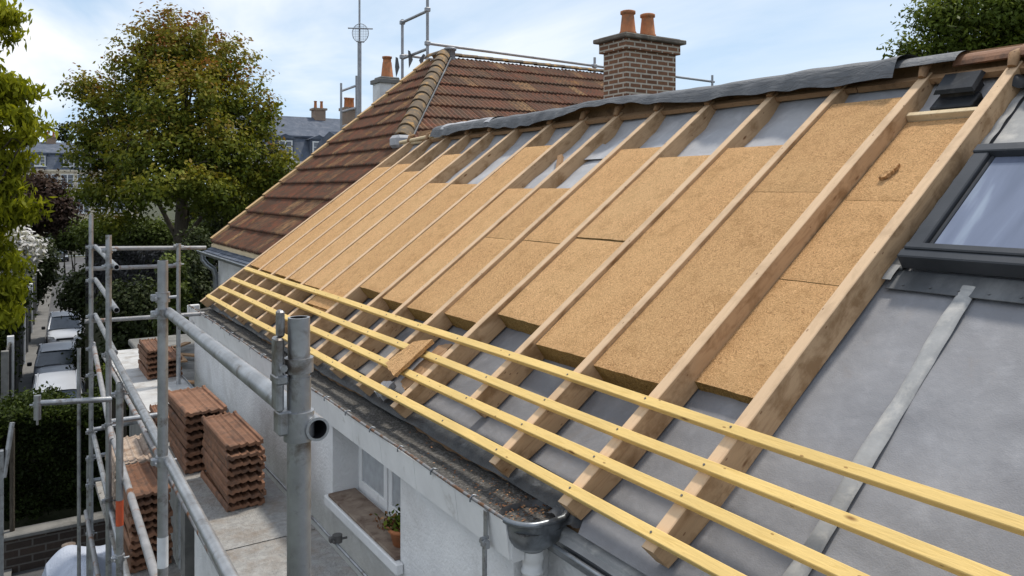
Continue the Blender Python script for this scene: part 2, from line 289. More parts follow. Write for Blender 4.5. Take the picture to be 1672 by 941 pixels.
# ------------------------------------------------------------------ object helpers
def tag(o, label=None, cat=None, group=None, kind=None):
    if label: o['label'] = label
    if cat: o['category'] = cat
    if group: o['group'] = group
    if kind: o['kind'] = kind
    return o
def thing(name, loc, label, cat, group=None):
    o = bpy.data.objects.new(name, None); COL.objects.link(o); o.location = loc
    o.empty_display_size = .2
    return tag(o, label, cat, group)
def wloc(parent):
    v = Vector((0, 0, 0))
    while parent is not None: v += parent.location; parent = parent.parent
    return v
class MB:
    def __init__(s): s.v = []; s.f = []; s.m = []; s.sm = []
    def add(s, vs, fs, mi=0, smooth=False):
        k = len(s.v); s.v += [tuple(p) for p in vs]
        for f in fs: s.f.append(tuple(i + k for i in f)); s.m.append(mi); s.sm.append(smooth)
    def hexa(s, p, mi=0):       # 8 corners: bottom 4 ccw, top 4 ccw
        s.add(p, [(3, 2, 1, 0), (4, 5, 6, 7), (0, 1, 5, 4), (1, 2, 6, 5), (2, 3, 7, 6), (3, 0, 4, 7)], mi)
    def box(s, x0, x1, y0, y1, z0, z1, mi=0):
        s.hexa([(x0, y0, z0), (x1, y0, z0), (x1, y1, z0), (x0, y1, z0), (x0, y0, z1), (x1, y0, z1), (x1, y1, z1), (x0, y1, z1)], mi)
    def bbox(s, x0, x1, y0, y1, z0, z1, b=.004, mi=0):   # box with chamfered edges
        xs = (x0, x0 + b, x1 - b, x1); ys = (y0, y0 + b, y1 - b, y1); zs = (z0, z0 + b, z1 - b, z1)
        idx = {}; vs = []
        def g(i, j, k):
            if (i, j, k) not in idx: idx[(i, j, k)] = len(vs); vs.append((xs[i], ys[j], zs[k]))
            return idx[(i, j, k)]
        fs = []
        I = (1, 2)
        fs += [tuple(g(*q) for q in ((0, 1, 1), (0, 1, 2), (0, 2, 2), (0, 2, 1))), tuple(g(*q) for q in ((3, 1, 1), (3, 2, 1), (3, 2, 2), (3, 1, 2)))]
        fs += [tuple(g(*q) for q in ((1, 0, 1), (2, 0, 1), (2, 0, 2), (1, 0, 2))), tuple(g(*q) for q in ((1, 3, 1), (1, 3, 2), (2, 3, 2), (2, 3, 1)))]
        fs += [tuple(g(*q) for q in ((1, 1, 0), (1, 2, 0), (2, 2, 0), (2, 1, 0))), tuple(g(*q) for q in ((1, 1, 3), (2, 1, 3), (2, 2, 3), (1, 2, 3)))]
        for a in (0, 3):
            ia = 1 if a == 0 else 2
            for c in (0, 3):
                ic = 1 if c == 0 else 2
                fs.append(tuple(g(*q) for q in ((a, ic, 1), (a, ic, 2), (ia, c, 2), (ia, c, 1))))
                fs.append(tuple(g(*q) for q in ((a, 1, ic), (a, 2, ic), (ia, 2, c), (ia, 1, c))))
                fs.append(tuple(g(*q) for q in ((1, a, ic), (2, a, ic), (2, ia, c), (1, ia, c))))
                for d in (0, 3):
                    id_ = 1 if d == 0 else 2
                    fs.append(tuple(g(*q) for q in ((a, ic, id_), (ia, c, id_), (ia, ic, d))))
        s.add(vs, fs, mi)
    def tube(s, p, q, r, n=12, mi=0, caps=True, r2=None, hollow=False):
        p = Vector(p); q = Vector(q); d = (q - p).normalized()
        a = d.orthogonal().normalized(); b = d.cross(a); r2 = r if r2 is None else r2
        vs = []
        for c, rr in ((p, r), (q, r2)):
            for i in range(n):
                t = 2 * pi * i / n; vs.append(c + a * (cos(t) * rr) + b * (sin(t) * rr))
        s.add(vs, [(i, (i + 1) % n, n + (i + 1) % n, n + i) for i in range(n)], mi, True)
        if hollow:
            vs2 = [q + (v - q) * .78 for v in vs[n:]] ; vs3 = [v - d * .08 for v in vs2]
            s.add(vs[n:] + vs2, [(i, (i + 1) % n, n + (i + 1) % n, n + i) for i in range(n)], mi)
            s.add(vs2 + vs3, [(i, (i + 1) % n, n + (i + 1) % n, n + i) for i in range(n)], 1 if True else mi)
            s.add(vs3, [tuple(range(n))], 1)
            s.add(vs[:n], [tuple(range(n - 1, -1, -1))], mi)
        elif caps:
            s.add(vs[:n], [tuple(range(n - 1, -1, -1))], mi); s.add(vs[n:], [tuple(range(n))], mi)
    def path(s, pts, r, n=10, mi=0, rs=None):
        pts = [Vector(p) for p in pts]; vs = []; up = None
        for k, p in enumerate(pts):
            d = (pts[min(k + 1, len(pts) - 1)] - pts[max(k - 1, 0)]).normalized()
            if up is None: a = d.orthogonal().normalized()
            else: a = (up - d * up.dot(d)).normalized()
            up = a; b = d.cross(a); rr = rs[k] if rs else r
            for i in range(n):
                t = 2 * pi * i / n; vs.append(p + a * (cos(t) * rr) + b * (sin(t) * rr))
        fs = []
        for k in range(len(pts) - 1):
            for i in range(n): fs.append((k * n + i, k * n + (i + 1) % n, (k + 1) * n + (i + 1) % n, (k + 1) * n + i))
        s.add(vs, fs, mi, True)
        s.add(vs[:n], [tuple(range(n - 1, -1, -1))], mi); s.add(vs[-n:], [tuple(range(n))], mi)
    def lathe(s, prof, c, n=20, mi=0, a0=0, a1=2 * pi):
        c = Vector(c); vs = []; full = abs(a1 - a0 - 2 * pi) < 1e-6; N = n if full else n + 1
        for r, z in prof:
            for i in range(N):
                t = a0 + (a1 - a0) * i / n; vs.append(c + Vector((r * cos(t), r * sin(t), z)))
        fs = []
        for k in range(len(prof) - 1):
            for i in range(n):
                j = (i + 1) % N if full else i + 1
                fs.append((k * N + i, k * N + j, (k + 1) * N + j, (k + 1) * N + i))
        s.add(vs, fs, mi, True)
    def prism(s, poly, axis, a, b, mi=0, smooth=False):   # poly of 2-D points, extruded along axis ('x','y','z')
        def mk(p, t): return {'x': (t, p[0], p[1]), 'y': (p[0], t, p[1]), 'z': (p[0], p[1], t)}[axis]
        n = len(poly); vs = [mk(p, a) for p in poly] + [mk(p, b) for p in poly]
        s.add(vs, [(i, (i + 1) % n, n + (i + 1) % n, n + i) for i in range(n)], mi, smooth)
        s.add(vs[:n], [tuple(range(n - 1, -1, -1))], mi); s.add(vs[n:], [tuple(range(n))], mi)
    def grid(s, fn, nu, nv, mi=0, smooth=True):
        vs = [fn(i / nu, j / nv) for j in range(nv + 1) for i in range(nu + 1)]
        s.add(vs, [(j * (nu + 1) + i, j * (nu + 1) + i + 1, (j + 1) * (nu + 1) + i + 1, (j + 1) * (nu + 1) + i) for j in range(nv) for i in range(nu)], mi, smooth)
    def build(s, name, mats, parent=None, local=False, matrix=None, fix=True):
        if not isinstance(mats, (list, tuple)): mats = [mats]
        vs = s.v
        off = Vector((0, 0, 0))
        if parent is not None and not local and matrix is None: off = wloc(parent)
        if parent is None and not local and matrix is None:
            xs = [v[0] for v in vs]; ys = [v[1] for v in vs]; zs = [v[2] for v in vs]
            off = Vector(((min(xs) + max(xs)) / 2, (min(ys) + max(ys)) / 2, min(zs)))
        me = bpy.data.meshes.new(name)
        me.from_pydata([(v[0] - off.x, v[1] - off.y, v[2] - off.z) for v in vs], [], s.f)
        for m in mats: me.materials.append(m)
        me.polygons.foreach_set('material_index', [min(i, len(mats) - 1) for i in s.m])
        me.polygons.foreach_set('use_smooth', s.sm)
        me.update()
        if fix:
            import bmesh
            bm = bmesh.new(); bm.from_mesh(me); bmesh.ops.recalc_face_normals(bm, faces=bm.faces); bm.to_mesh(me); bm.free()
        o = bpy.data.objects.new(name, me); COL.objects.link(o)
        if parent is not None:
            o.parent = parent
            if matrix is not None: o.matrix_local = Matrix.Translation(-wloc(parent)) @ matrix
        else:
            if matrix is not None: o.matrix_local = matrix
            elif not local: o.location = off
        return o
def roofmat(Y, S, n): return Matrix.Translation(P(Y, S, n)) @ ROOFM

# ------------------------------------------------------------------ foliage
def leaf_object(name, mat, parent, C, size, tint, aspect=.6, up=.35, outward=None, droop=0., fold=False, local=False):
    """C (n,3) world centres -> small pointed leaf faces, one mesh"""
    n = len(C); C = np.asarray(C, float)
    nr = RNG.normal(size=(n, 3)); nr[:, 2] += up * 2
    if outward is not None: nr += outward * 1.2
    nr /= np.linalg.norm(nr, axis=1)[:, None]
    a = np.cross(nr, RNG.normal(size=(n, 3))); a[:, 2] -= droop * 1.0
    a /= np.linalg.norm(a, axis=1)[:, None]
    b = np.cross(nr, a); b /= np.linalg.norm(b, axis=1)[:, None]
    sz = (size * RNG.uniform(.6, 1.35, n))[:, None]
    V = np.stack([C - a * sz * .5, C + b * sz * aspect * .5 + nr * sz * .06, C + a * sz * .55, C - b * sz * aspect * .5 + nr * sz * .06], 1).reshape(-1, 3)
    off = np.array(wloc(parent)) if parent is not None else C.mean(0)
    V = V - off
    me = bpy.data.meshes.new(name); me.vertices.add(4 * n); me.vertices.foreach_set('co', V.ravel())
    me.loops.add(4 * n); me.loops.foreach_set('vertex_index', np.arange(4 * n)); me.polygons.add(n)
    me.polygons.foreach_set('loop_start', np.arange(0, 4 * n, 4))
    at = me.attributes.new('tint', 'FLOAT', 'FACE'); at.data.foreach_set('value', np.clip(tint, 0, 1))
    me.materials.append(mat); me.update(calc_edges=True); me.validate()
    o = bpy.data.objects.new(name, me); COL.objects.link(o)
    if parent is not None: o.parent = parent
    else: o.location = off
    return o
def clumps(lobes, ncl, per, spread, shell=.55, gap=0.0, flat=.8, seed=0):
    """lobes (cx,cy,cz,rx,ry,rz): clusters of leaves spread through their outer volume. returns centres, outward dir, shade"""
    L = np.array(lobes, float); vol = (L[:, 3] * L[:, 4] * L[:, 5]) ** .75; pr = vol / vol.sum()
    k = RNG.choice(len(L), ncl, p=pr)
    d = RNG.normal(size=(ncl, 3)); d /= np.linalg.norm(d, axis=1)[:, None]
    r = shell + (1 - shell) * RNG.uniform(0, 1, ncl) ** .6; r *= RNG.uniform(.88, 1.1, ncl)
    cc = L[k, :3] + d * r[:, None] * L[k, 3:6]
    n = ncl * per; idx = np.repeat(np.arange(ncl), per)
    off = RNG.normal(size=(n, 3)) * spread; off[:, 2] *= flat
    C = cc[idx] + off; out = d[idx]
    zlo = (L[:, 2] - L[:, 5]).min(); zhi = (L[:, 2] + L[:, 5]).max()
    hz = (C[:, 2] - zlo) / (zhi - zlo)
    cl = RNG.normal(0, .5, ncl)[idx]
    tint = .32 + .16 * cl + .22 * out[:, 2] + .10 * (off[:, 2] / spread) + .12 * hz + RNG.normal(0, .08, n)  # lobe tops lightened, undersides darkened: shading put into the tint
    return C, out, tint, hz
def limbs(mb, base, top, r0, lobes, nbr=10, seed=1, twist=.3):
    rnd = random.Random(seed); base = Vector(base); top = Vector(top)
    pts = []; rs = []
    for i in range(9):
        t = i / 8; p = base.lerp(top, t) + Vector((rnd.uniform(-1, 1), rnd.uniform(-1, 1), 0)) * twist * t * (1 - t) * 2
        pts.append(p); rs.append(r0 * (1.25 if i == 0 else 1) * (1 - .82 * t))
    mb.path(pts, r0, 12, 0, rs)
    for k in range(nbr):
        L = lobes[k % len(lobes)]
        t = rnd.uniform(.42, .88); i = int(t * 8); s = pts[i]
        e = Vector((L[0], L[1], L[2])) + Vector((rnd.uniform(-.7, .7) * L[3], rnd.uniform(-.7, .7) * L[4], rnd.uniform(-.2, .8) * L[5]))
        m1 = s.lerp(e, .35) + Vector((0, 0, (e - s).length * .06)); m2 = s.lerp(e, .7) + Vector((rnd.uniform(-.2, .2), rnd.uniform(-.2, .2), (e - s).length * .05))
        rr = rs[i] * .42
        mb.path([s, m1, m2, e], rr, 7, 0, [rr, rr * .7, rr * .42, rr * .12])
        for q in range(3):
            s2 = m1.lerp(e, rnd.random()); e2 = s2 + Vector((rnd.uniform(-1, 1) * L[3], rnd.uniform(-1, 1) * L[4], rnd.uniform(-.1, .8) * L[5])) * .6
            mb.path([s2, s2.lerp(e2, .5) + Vector((0, 0, .1)), e2], rr * .3, 5, 0, [rr * .32, rr * .2, rr * .05])
def px_lobes(lst, t):
    out = []
    for u, v, ru, rv, *dt in lst:
        tt = t + (dt[0] if dt else 0); c = at_t(u, v, tt); s = tt / FPX
        out.append((c.x, c.y, c.z, ru * s, ru * s * .95, rv * s))
    return out
def tree(name, label, cat, lobes, base, top, r0, mat, ncl, per, spread, size, group=None, aspect=.6, shell=.5, nbr=10, boost=0., up=.35, droop=0., redtop=0., seed=3):
    t = thing(name, base, label, cat, group)
    mb = MB(); limbs(mb, base, top, r0, lobes, nbr, seed); mb.build('trunk', M['bark'], t)
    C, out, ti, hz = clumps(lobes, ncl, per, spread, shell)
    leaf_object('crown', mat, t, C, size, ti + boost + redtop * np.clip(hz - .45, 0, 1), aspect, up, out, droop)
    return t
def bush(name, label, cat, lobes, mat, ncl, per, spread, size, boost=0., shell=.6, group=None, kind=None, aspect=.6, core=True, up=.35, zmin=GZ):
    L = np.array(lobes); c = L[:, :3].mean(0)
    t = thing(name, (c[0], c[1], zmin), label, cat, group)
    if core:
        mb = MB(); rnd = random.Random(len(lobes) + int(c[0] * 10))
        for l in lobes[:8]:
            for q in range(3):
                e = Vector((l[0] + rnd.uniform(-.5, .5) * l[3], l[1] + rnd.uniform(-.5, .5) * l[4], l[2] + rnd.uniform(0, .6) * l[5]))
                b = Vector((l[0] + rnd.uniform(-.2, .2) * l[3], l[1] + rnd.uniform(-.2, .2) * l[4], zmin))
                mb.path([b, b.lerp(e, .6) + Vector((rnd.uniform(-.1, .1), 0, 0)), e], .04, 5, 0, [.05, .035, .01])
        mb.build('stem', M['bark'], t)
    C, out, ti, hz = clumps(lobes, ncl, per, spread, shell)
    ok = C[:, 2] > zmin
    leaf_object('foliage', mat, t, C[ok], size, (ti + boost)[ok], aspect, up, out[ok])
    return t

# =================================================================== THE HOUSE BEING REROOFED
RY = [10.55, 9.95, 9.37, 8.80, 8.22, 7.62, 6.95, 6.36, 5.82, 5.25, 4.63, 3.98, 3.38, 2.77, 2.228]
house = thing('house', (5.0, 4.3, GZ), 'white rendered house with its roof stripped to rafters, battens and grey membrane', 'house')
RW, RD = .062, .152
rnd = random.Random(11)
for i, y in enumerate(RY):
    s0 = -.055 + rnd.uniform(-.01, .01); s1 = 3.625
    if i == 11: s0 = .19
    if i == 0: s0 = -.10
    L = s1 - s0; w = RW if i < 13 else .068
    mb = MB(); nseg = 30
    # slightly bowed sawn timber, plumb cut at the foot
    def sec(x, dy, nn):
        return [(x, dy, nn)]
    secs = []
    ph = rnd.uniform(0, 6)
    for k in range(nseg + 1):
        x = L * k / nseg; dy = .004 * sin(ph + x * 2.1); b = .004
        c0 = .018 if k == 0 else 0
        dp_ = RD - .035 * max(0, 1 - (x + s0 + .05) / .34)
        secs.append([(x + c0, dy, -dp_), (x + c0, dy + w, -dp_), (x, dy + w, -b), (x, dy + w - b, 0), (x, dy + b, 0), (x, dy, -b)])
    vs = [p for s in secs for p in s]; fs = []
    for k in range(nseg):
        for q in range(6): fs.append((k * 6 + q, k * 6 + (q + 1) % 6, (k + 1) * 6 + (q + 1) % 6, (k + 1) * 6 + q))
    fs.append((5, 4, 3, 2, 1, 0)); fs.append(tuple(nseg * 6 + q for q in range(6)))
    mb.add(vs, fs)
    o = mb.build('rafter', M['rafter'], house, matrix=roofmat(y, s0, 0))
    if i == 11: o['label'] = 'rafter cut short above the lowest batten'
# battens
for k, (S, a) in enumerate(((.0, 10.50), (.185, 10.47), (.36, 10.44), (.565, 10.42))):
    mb = MB(); y1 = a; y0 = -.6; n = 26; W = .05; H = .03
    vs = []; 
    for j in range(n + 1):
        y = y0 + (y1 - y0) * j / n; wv = .0035 * sin(j * .8 + k * 2) ; b = .003
        vs += [(y, wv, 0), (y, wv + W, 0), (y, wv + W, H - b), (y, wv + W - b, H), (y, wv + b, H), (y, wv, H - b)]
    fs = []
    for j in range(n):
        for q in range(6): fs.append((j * 6 + q, j * 6 + (q + 1) % 6, (j + 1) * 6 + (q + 1) % 6, (j + 1) * 6 + q))
    fs.append((5, 4, 3, 2, 1, 0)); fs.append(tuple(n * 6 + q for q in range(6)))
    mb.add(vs, fs)
    for y in RY:
        for dd in (0,):
            cx, cy = y + RW / 2 + rnd.uniform(-.008, .008), W / 2 + rnd.uniform(-.006, .006)
            mb.tube((cx, cy, H), (cx, cy, H + .0025), .0055, 8, 1)
    # local x runs along Y so the grain follows the batten
    mm = Matrix.Translation(P(0, S - .022, .001)) @ ROOFM @ Matrix(((0, 1, 0, 0), (1, 0, 0, 0), (0, 0, 1, 0), (0, 0, 0, 1)))
    # mirror-free frame: (Y, S, N) -> left handed, so flip normals by recalculation
    mb.build('batten', [M['batten'], M['bolt']], house, matrix=mm)
# membrane on the deck, one sheet with shallow wrinkles
def wr(Y, S):
    return .006 * sin(Y * 3.1 + S * 2.2) + .005 * sin(Y * 7.3 - S * 4.1) + .004 * sin(S * 9 + Y * 2)
def fil(S): return .032 * max(0, min(1, 1 - (S + .05) / .34))
def e0(b): return -.10 if -2.5 + 13.12 * b < 2.8 else .03
mb = MB()
mb.grid(lambda a, b: (e0(b) + (3.65 - e0(b)) * a, -2.5 + 13.12 * b, fil(e0(b) + (3.65 - e0(b)) * a) + wr(-2.5 + 13.12 * b, a * 3.6) * (0.4 if -2.5 + 13.12 * b > 2.3 else 1)), 70, 200)
mb.build('roof_membrane', M['membrane'], house, matrix=roofmat(0, 0, -RD - .012))
# paler loose underlay showing between the rafters near the ridge
mb = MB()
def pale(a, b):
    Y = 2.35 + 8.2 * b; S = 2.2 + 1.41 * a
    return (S, Y, .030 + .006 * sin(Y * 11 + S * 3) + .004 * sin(S * 17 + Y * 5) + .05 * max(0, (S - 3.40) / .2))
mb.grid(pale, 40, 160)
mb.build('underlay', M['memb_pale'], house, matrix=roofmat(0, 0, -RD - .006))
# deck body and rear slope
RX = P(0, 3.66, -RD).x; RZ = P(0, 3.66, -RD).z
mb = MB()
def back(x): return RZ - (x - RX) * tan(TH)
EX = P(0, -.12, -RD - .03).x; EZ = P(0, -.12, -RD - .03).z
XB = 2 * RX - EX
mb.prism([(EX, EZ), (RX, RZ - .04), (XB, EZ), (XB, EZ - .09), (RX, RZ - .14), (EX, EZ - .09)], 'y', -2.5, 10.6)
mb.build('roof_deck', M['rafter_old'], house)
mb = MB(); mb.prism([(RX, RZ + .0), (XB, EZ + .03), (XB, EZ + .012), (RX, RZ - .022)], 'y', -2.5, 10.6); mb.build('rear_roof_slope', M['drape'], house)
# walls (window opening cut in the street wall)
WX = 1.985; WT = EZ - .09
wy0, wy1, wz0, wz1 = 4.32, 5.50, -2.235, -1.70
mb = MB()
def wallbox(y0, y1, z0, z1): mb.box(WX, WX + .30, y0, y1, z0, z1)
mb.box(WX + .20, WX + .48, -2.45, 3.055, GZ, WT); wallbox(3.06, wy0, GZ, WT); wallbox(wy1, 10.60, GZ, WT); wallbox(wy0, wy1, GZ, wz0); wallbox(wy0, wy1, wz1, WT)
mb.box(WX + .3, XB - .1, 10.42, 10.60, GZ, WT); mb.box(WX + .3, XB - .1, -2.45, -2.25, GZ, WT); mb.box(XB - .3, XB - .1, -2.25, 10.42, GZ, WT)
mb.prism([(WX + .02, WT), (XB - .12, WT), (RX, RZ - .15)], 'y', 10.43, 10.585)
mb.prism([(WX + .02, WT), (XB - .12, WT), (RX, RZ - .15)], 'y', -2.44, -2.3)
mb.build('wall', M['render'], house)
# window in the recess
w = MB(); fx = WX + .20
w.bbox(fx, fx + .05, wy0, wy1, wz0, wz0 + .05, .004); w.bbox(fx, fx + .05, wy0, wy0 + .055, wz0 + .05, wz1, .004)
w.bbox(fx, fx + .05, wy1 - .055, wy1, wz0 + .05, wz1, .004); w.bbox(fx, fx + .05, wy0 + .055, wy1 - .055, wz1 - .05, wz1, .004)
win = w.build('window', M['white'], house)
s = MB()
for (a, b) in ((wy0 + .06, (wy0 + wy1) / 2 - .01), ((wy0 + wy1) / 2 + .01, wy1 - .06)):
    s.bbox(fx - .025, fx - .001, a, b, wz0 + .052, wz0 + .11, .004); s.bbox(fx - .025, fx - .001, a, a + .06, wz0 + .11, wz1 - .052, .004)
    s.bbox(fx - .025, fx - .001, b - .06, b, wz0 + .11, wz1 - .052, .004)
s.build('sash', M['white'], win)
g = MB()
for (a, b) in ((wy0 + .12, (wy0 + wy1) / 2 - .07), ((wy0 + wy1) / 2 + .07, wy1 - .12)): g.box(fx - .014, fx - .008, a, b, wz0 + .11, wz1 - .05)
g.build('pane', flat_mat('dusty_pane', (.40, .42, .44), .2), win)
g = MB(); g.bbox(WX - .035, fx - .026, wy0 + .002, wy1 - .002, wz0 - .001, wz0 + .022, .003); g.build('inner_sill', M['stone'], win)
g = MB(); g.bbox(WX - .05, WX - .002, wy0 - .05, wy1 + .05, wz0 - .07, wz0 - .003, .006); g.build('sill', M['white'], win)
# fascia and box gutter (runs very slightly skew to the wall)
GY0, GY1 = 2.98, 10.85
def gx(Y): return 1.893 + (Y - 3.0) * .0095
BZ = -1.50
f = MB(); n = 16
for k in range(n):
    a = GY0 + (GY1 - GY0) * k / n; b = GY0 + (GY1 - GY0) * (k + 1) / n - .004
    f.hexa([(gx(a) + .018, a, BZ - .185), (gx(a) + .04, a, BZ - .185), (gx(b) + .04, b, BZ - .185), (gx(b) + .018, b, BZ - .185),
            (gx(a) - .004, a, BZ - .008), (gx(a) + .012, a, BZ - .008), (gx(b) + .012, b, BZ - .008), (gx(b) - .004, b, BZ - .008)])
f.box(gx(GY0) + .03, 1.99, GY0 - .006, GY0 + .004, BZ - .2, BZ - .06)
f.build('fascia', M['white'], house)
f = MB(); f.hexa([(gx(GY0) + .045, GY0, BZ - .20), (WX + .1, GY0, BZ - .20), (WX + .1, GY1 - .2, BZ - .20), (gx(GY1) + .045, GY1 - .2, BZ - .20),
                  (gx(GY0) + .045, GY0, BZ - .187), (WX + .1, GY0, BZ - .187), (WX + .1, GY1 - .2, BZ - .187), (gx(GY1) + .045, GY1 - .2, BZ - .187)])
f.build('soffit', M['white'], house)
gut = MB()
ys = [GY0 + (GY1 - GY0) * k / 60 for k in range(61)]
def gprof(Y):
    x = gx(Y); xi = 2.235
    return [(x, BZ), (x + .004, BZ - .05), (x + .03, BZ - .085), (xi - .03, BZ - .085), (xi, BZ - .02), (xi + .02, BZ + .0)]
vs = []; 
for y in ys:
    pr = gprof(y); pr = [(p_[0] + (.014 if q_ < 2 else 0), p_[1]) for q_, p_ in enumerate(pr)]; vs += [(p[0], y, p[1]) for p in pr] + [(p[0] - .004 * (1 if q < 3 else -1), y, p[1] - .006) for q, p in reversed(list(enumerate(pr)))]
N = 12; fs = [(k * N + q, k * N + (q + 1) % N, (k + 1) * N + (q + 1) % N, (k + 1) * N + q) for k in range(60) for q in range(N)]
fs += [tuple(range(N)), tuple(60 * N + q for q in range(N))]
gut.add(vs, fs)
gutter = gut.build('gutter', M['zinc'], house)
bd = MB()
pts = [(gx(y) - .006, y, BZ + .004 + .003 * sin(y * 5)) for y in [GY1 - (GY1 - GY0) * k / 70 for k in range(71)]]
bd.path(pts, .0085, 8)
for k in range(18):
    y = GY0 + .3 + k * .43
    bd.path([(gx(y) - .0195, y, BZ - .012), (gx(y) - .020, y, BZ + .006), (gx(y) - .004, y, BZ + .019), (gx(y) + .02, y, BZ + .008)], .0045, 6, 1)
bd.build('bead', [M['zinc_old'], M['zinc']], gutter)
st = MB()
def silt(a, b):
    y = GY0 - .12 + (GY1 - .1 - GY0 + .12) * b; x0 = gx(y) + .012; x1 = 2.225
    return (x0 + (x1 - x0) * a, y, BZ - .042 + .007 * sin(y * 3.3 + a * 4) + .012 * abs(a - .5) + .003 * sin(y * 31) * sin(a * 19))
st.grid(silt, 16, 260); st.build('silt', M['silt'], gutter)
# dark bitumen strip lapping from the deck into the gutter
bt = MB()
def bitu(a, b):
    Y = 2.86 + (10.6 - 2.86) * b; S = -.045 + .14 * a
    wob = .004 * sin(Y * 6) * (1 - a)
    p = P(Y, S + wob, -RD + .010 + fil(S) + .006 * sin(Y * 13 + a * 3))
    if a < .01: p.z -= .02; p.x -= .004
    return p
bt.grid(bitu, 8, 200); bt.build('eaves_strip', M['bitumen'], house)
# rounded near end with bowl outlet and downpipe
ex = MB()
pts = []
for k in range(13):
    t = k / 12; a = t * pi * .5
    pts.append((gx(GY0) - .006 + .11 * (1 - cos(a)), GY0 - .125 * sin(a), BZ + .004))
pts += [(2.06, GY0 - .13, BZ + .004), (2.12, GY0 - .128, BZ + .006), (2.165, GY0 - .10, BZ + .012)]
ex.path(pts, .0145, 10); ex.build('end_bead', M['zinc'], gutter)
bw = MB(); c = (2.045, GY0 - .01, BZ)
c = (2.045, GY0 + .01, BZ)
ex_, n_ = .148, 2.7
vs = []; m_ = 40
for (k_, z_) in ((1, .0), (.99, -.04), (.93, -.085), (.78, -.125), (.55, -.152), (.36, -.165)):
    for i_ in range(m_):
        an = 2 * pi * i_ / m_; r_ = ex_ / (abs(cos(an)) ** n_ + abs(sin(an)) ** n_) ** (1 / n_)
        w_ = (k_ - .36) / .64
        r_ = .052 + (r_ - .052) * w_
        vs.append((c[0] + r_ * cos(an), c[1] + r_ * .9 * sin(an), BZ + z_))
bw.add(vs, [(r_ * m_ + i_, r_ * m_ + (i_ + 1) % m_, (r_ + 1) * m_ + (i_ + 1) % m_, (r_ + 1) * m_ + i_) for r_ in range(5) for i_ in range(m_)], 0, True)
bw.lathe([(.052, -.155), (.05, -.19)], c, 20)
bw.build('outlet_bowl', M['zinc'], gutter)
dp = MB(); dp.lathe([(.052, -.17), (.053, -.215), (.048, -.22), (.047, -.26), (.053, -.262), (.053, -.275), (.047, -.277), (.047, GZ - BZ + .05)], c, 20)
dp.build('downpipe', M['white'], gutter)
sf = MB(); vs = [(c[0], c[1], BZ - .024)]
for q_ in (.45, .96):
    for i_ in range(40):
        an = 2 * pi * i_ / 40; r_ = q_ * ex_ / (abs(cos(an)) ** n_ + abs(sin(an)) ** n_) ** (1 / n_)
        vs.append((c[0] + r_ * cos(an), c[1] + .9 * r_ * sin(an), BZ - .030 + .004 * sin(an * 5)))
sf.add(vs, [(0, 1 + i_, 1 + (i_ + 1) % 40) for i_ in range(40)] + [(1 + i_, 41 + i_, 41 + (i_ + 1) % 40, 1 + (i_ + 1) % 40) for i_ in range(40)]); sf.build('end_silt', M['silt'], gutter)
# gutter hanging bracket with bolt in front of the fascia
hb = MB(); y = 3.14; x = gx(y) - .012
hb.bbox(x - .006, x + .002, y - .016, y + .016, BZ - .14, BZ - .005, .002); hb.tube((x - .012, y - .02, BZ - .15), (x - .012, y + .02, BZ - .15), .016, 10)
hb.tube((x - .03, y, BZ - .135), (x + .012, y, BZ - .135), .009, 8); hb.bbox(x - .018, x + .01, y - .024, y + .024, BZ - .18, BZ - .145, .003)
hb.tube((x - .008, y, BZ - .18), (x - .008, y, BZ - .42), .012, 10)
hb.build('gutter_bracket', M['galv'], gutter)
# far end box and pipe
fb = MB(); fb.bbox(gx(GY1) - .02, 2.10, GY1, GY1 + .05, BZ - .16, BZ + .002, .01); fb.tube((gx(GY1) + .05, GY1 + .02, BZ - .12), (gx(GY1) + .05, GY1 + .02, BZ - .30), .05, 14)
fb.path([(gx(GY1) + .05, GY1 + .02, BZ - .25), (gx(GY1) + .08, GY1 + .02, BZ - .33), (gx(GY1) + .2, GY1 + .02, BZ - .36)], .045, 10)
fb.build('end_box', M['white'], gutter)
# litter in the gutter
n = 260; C = np.stack([RNG.uniform(1.95, 2.2, n), 2.95 + RNG.gamma(1.3, .28, n), np.full(n, BZ - .022)], 1)
lt = leaf_object('leaf_litter', M['leaf_litter'], gutter, C, .014, RNG.uniform(0, 1, n), .6, 2.0)
lt['kind'] = 'stuff'
# lower eaves of the near part: narrow zinc gutter and sheet
lo = MB(); lo.path([(2.075, 2.86 - k * .25, BZ - .115) for k in range(20)], .012, 10)
lo.grid(lambda a, b: (2.10 + .03 * cos(pi * (1 + a)), 2.86 - 4.8 * b, BZ - .115 - .05 * sin(pi * a)), 10, 2)
lo.build('small_gutter', M['zinc'], house)
lo = MB(); lo.grid(lambda a, b: (2.10 + .10 * a + .0 * b, 2.86 - 5.2 * b, BZ - .10 + .055 * a + .004 * sin(b * 40 + a * 5)), 6, 60); lo.build('zinc_apron', M['lead'], house)
lo = MB(); lo.hexa([(EX - .012, -2.4, EZ - .11), (EX + .02, -2.4, EZ - .11), (EX + .02, 2.99, EZ - .11), (EX - .012, 2.99, EZ - .11), (EX - .012, -2.4, EZ + .015), (EX + .02, -2.4, EZ + .03), (EX + .02, 2.99, EZ + .03), (EX - .012, 2.99, EZ + .015)]); lo.build('lead_edge', M['lead'], house)
lo = MB(); lo.bbox(2.10, 2.155, 2.50, 2.56, BZ - .8, BZ - .19, .006); lo.build('white_post', M['white'], house)
lo = MB()
lo.grid(lambda a, b: (2.12 + .2 * a, 2.98 - .2 * b, BZ - .015 + .025 * sin(a * 7 + b * 3) * sin(b * 8) + .07 * a), 10, 10); lo.build('crumpled_flashing', M['lead_dark'], house)
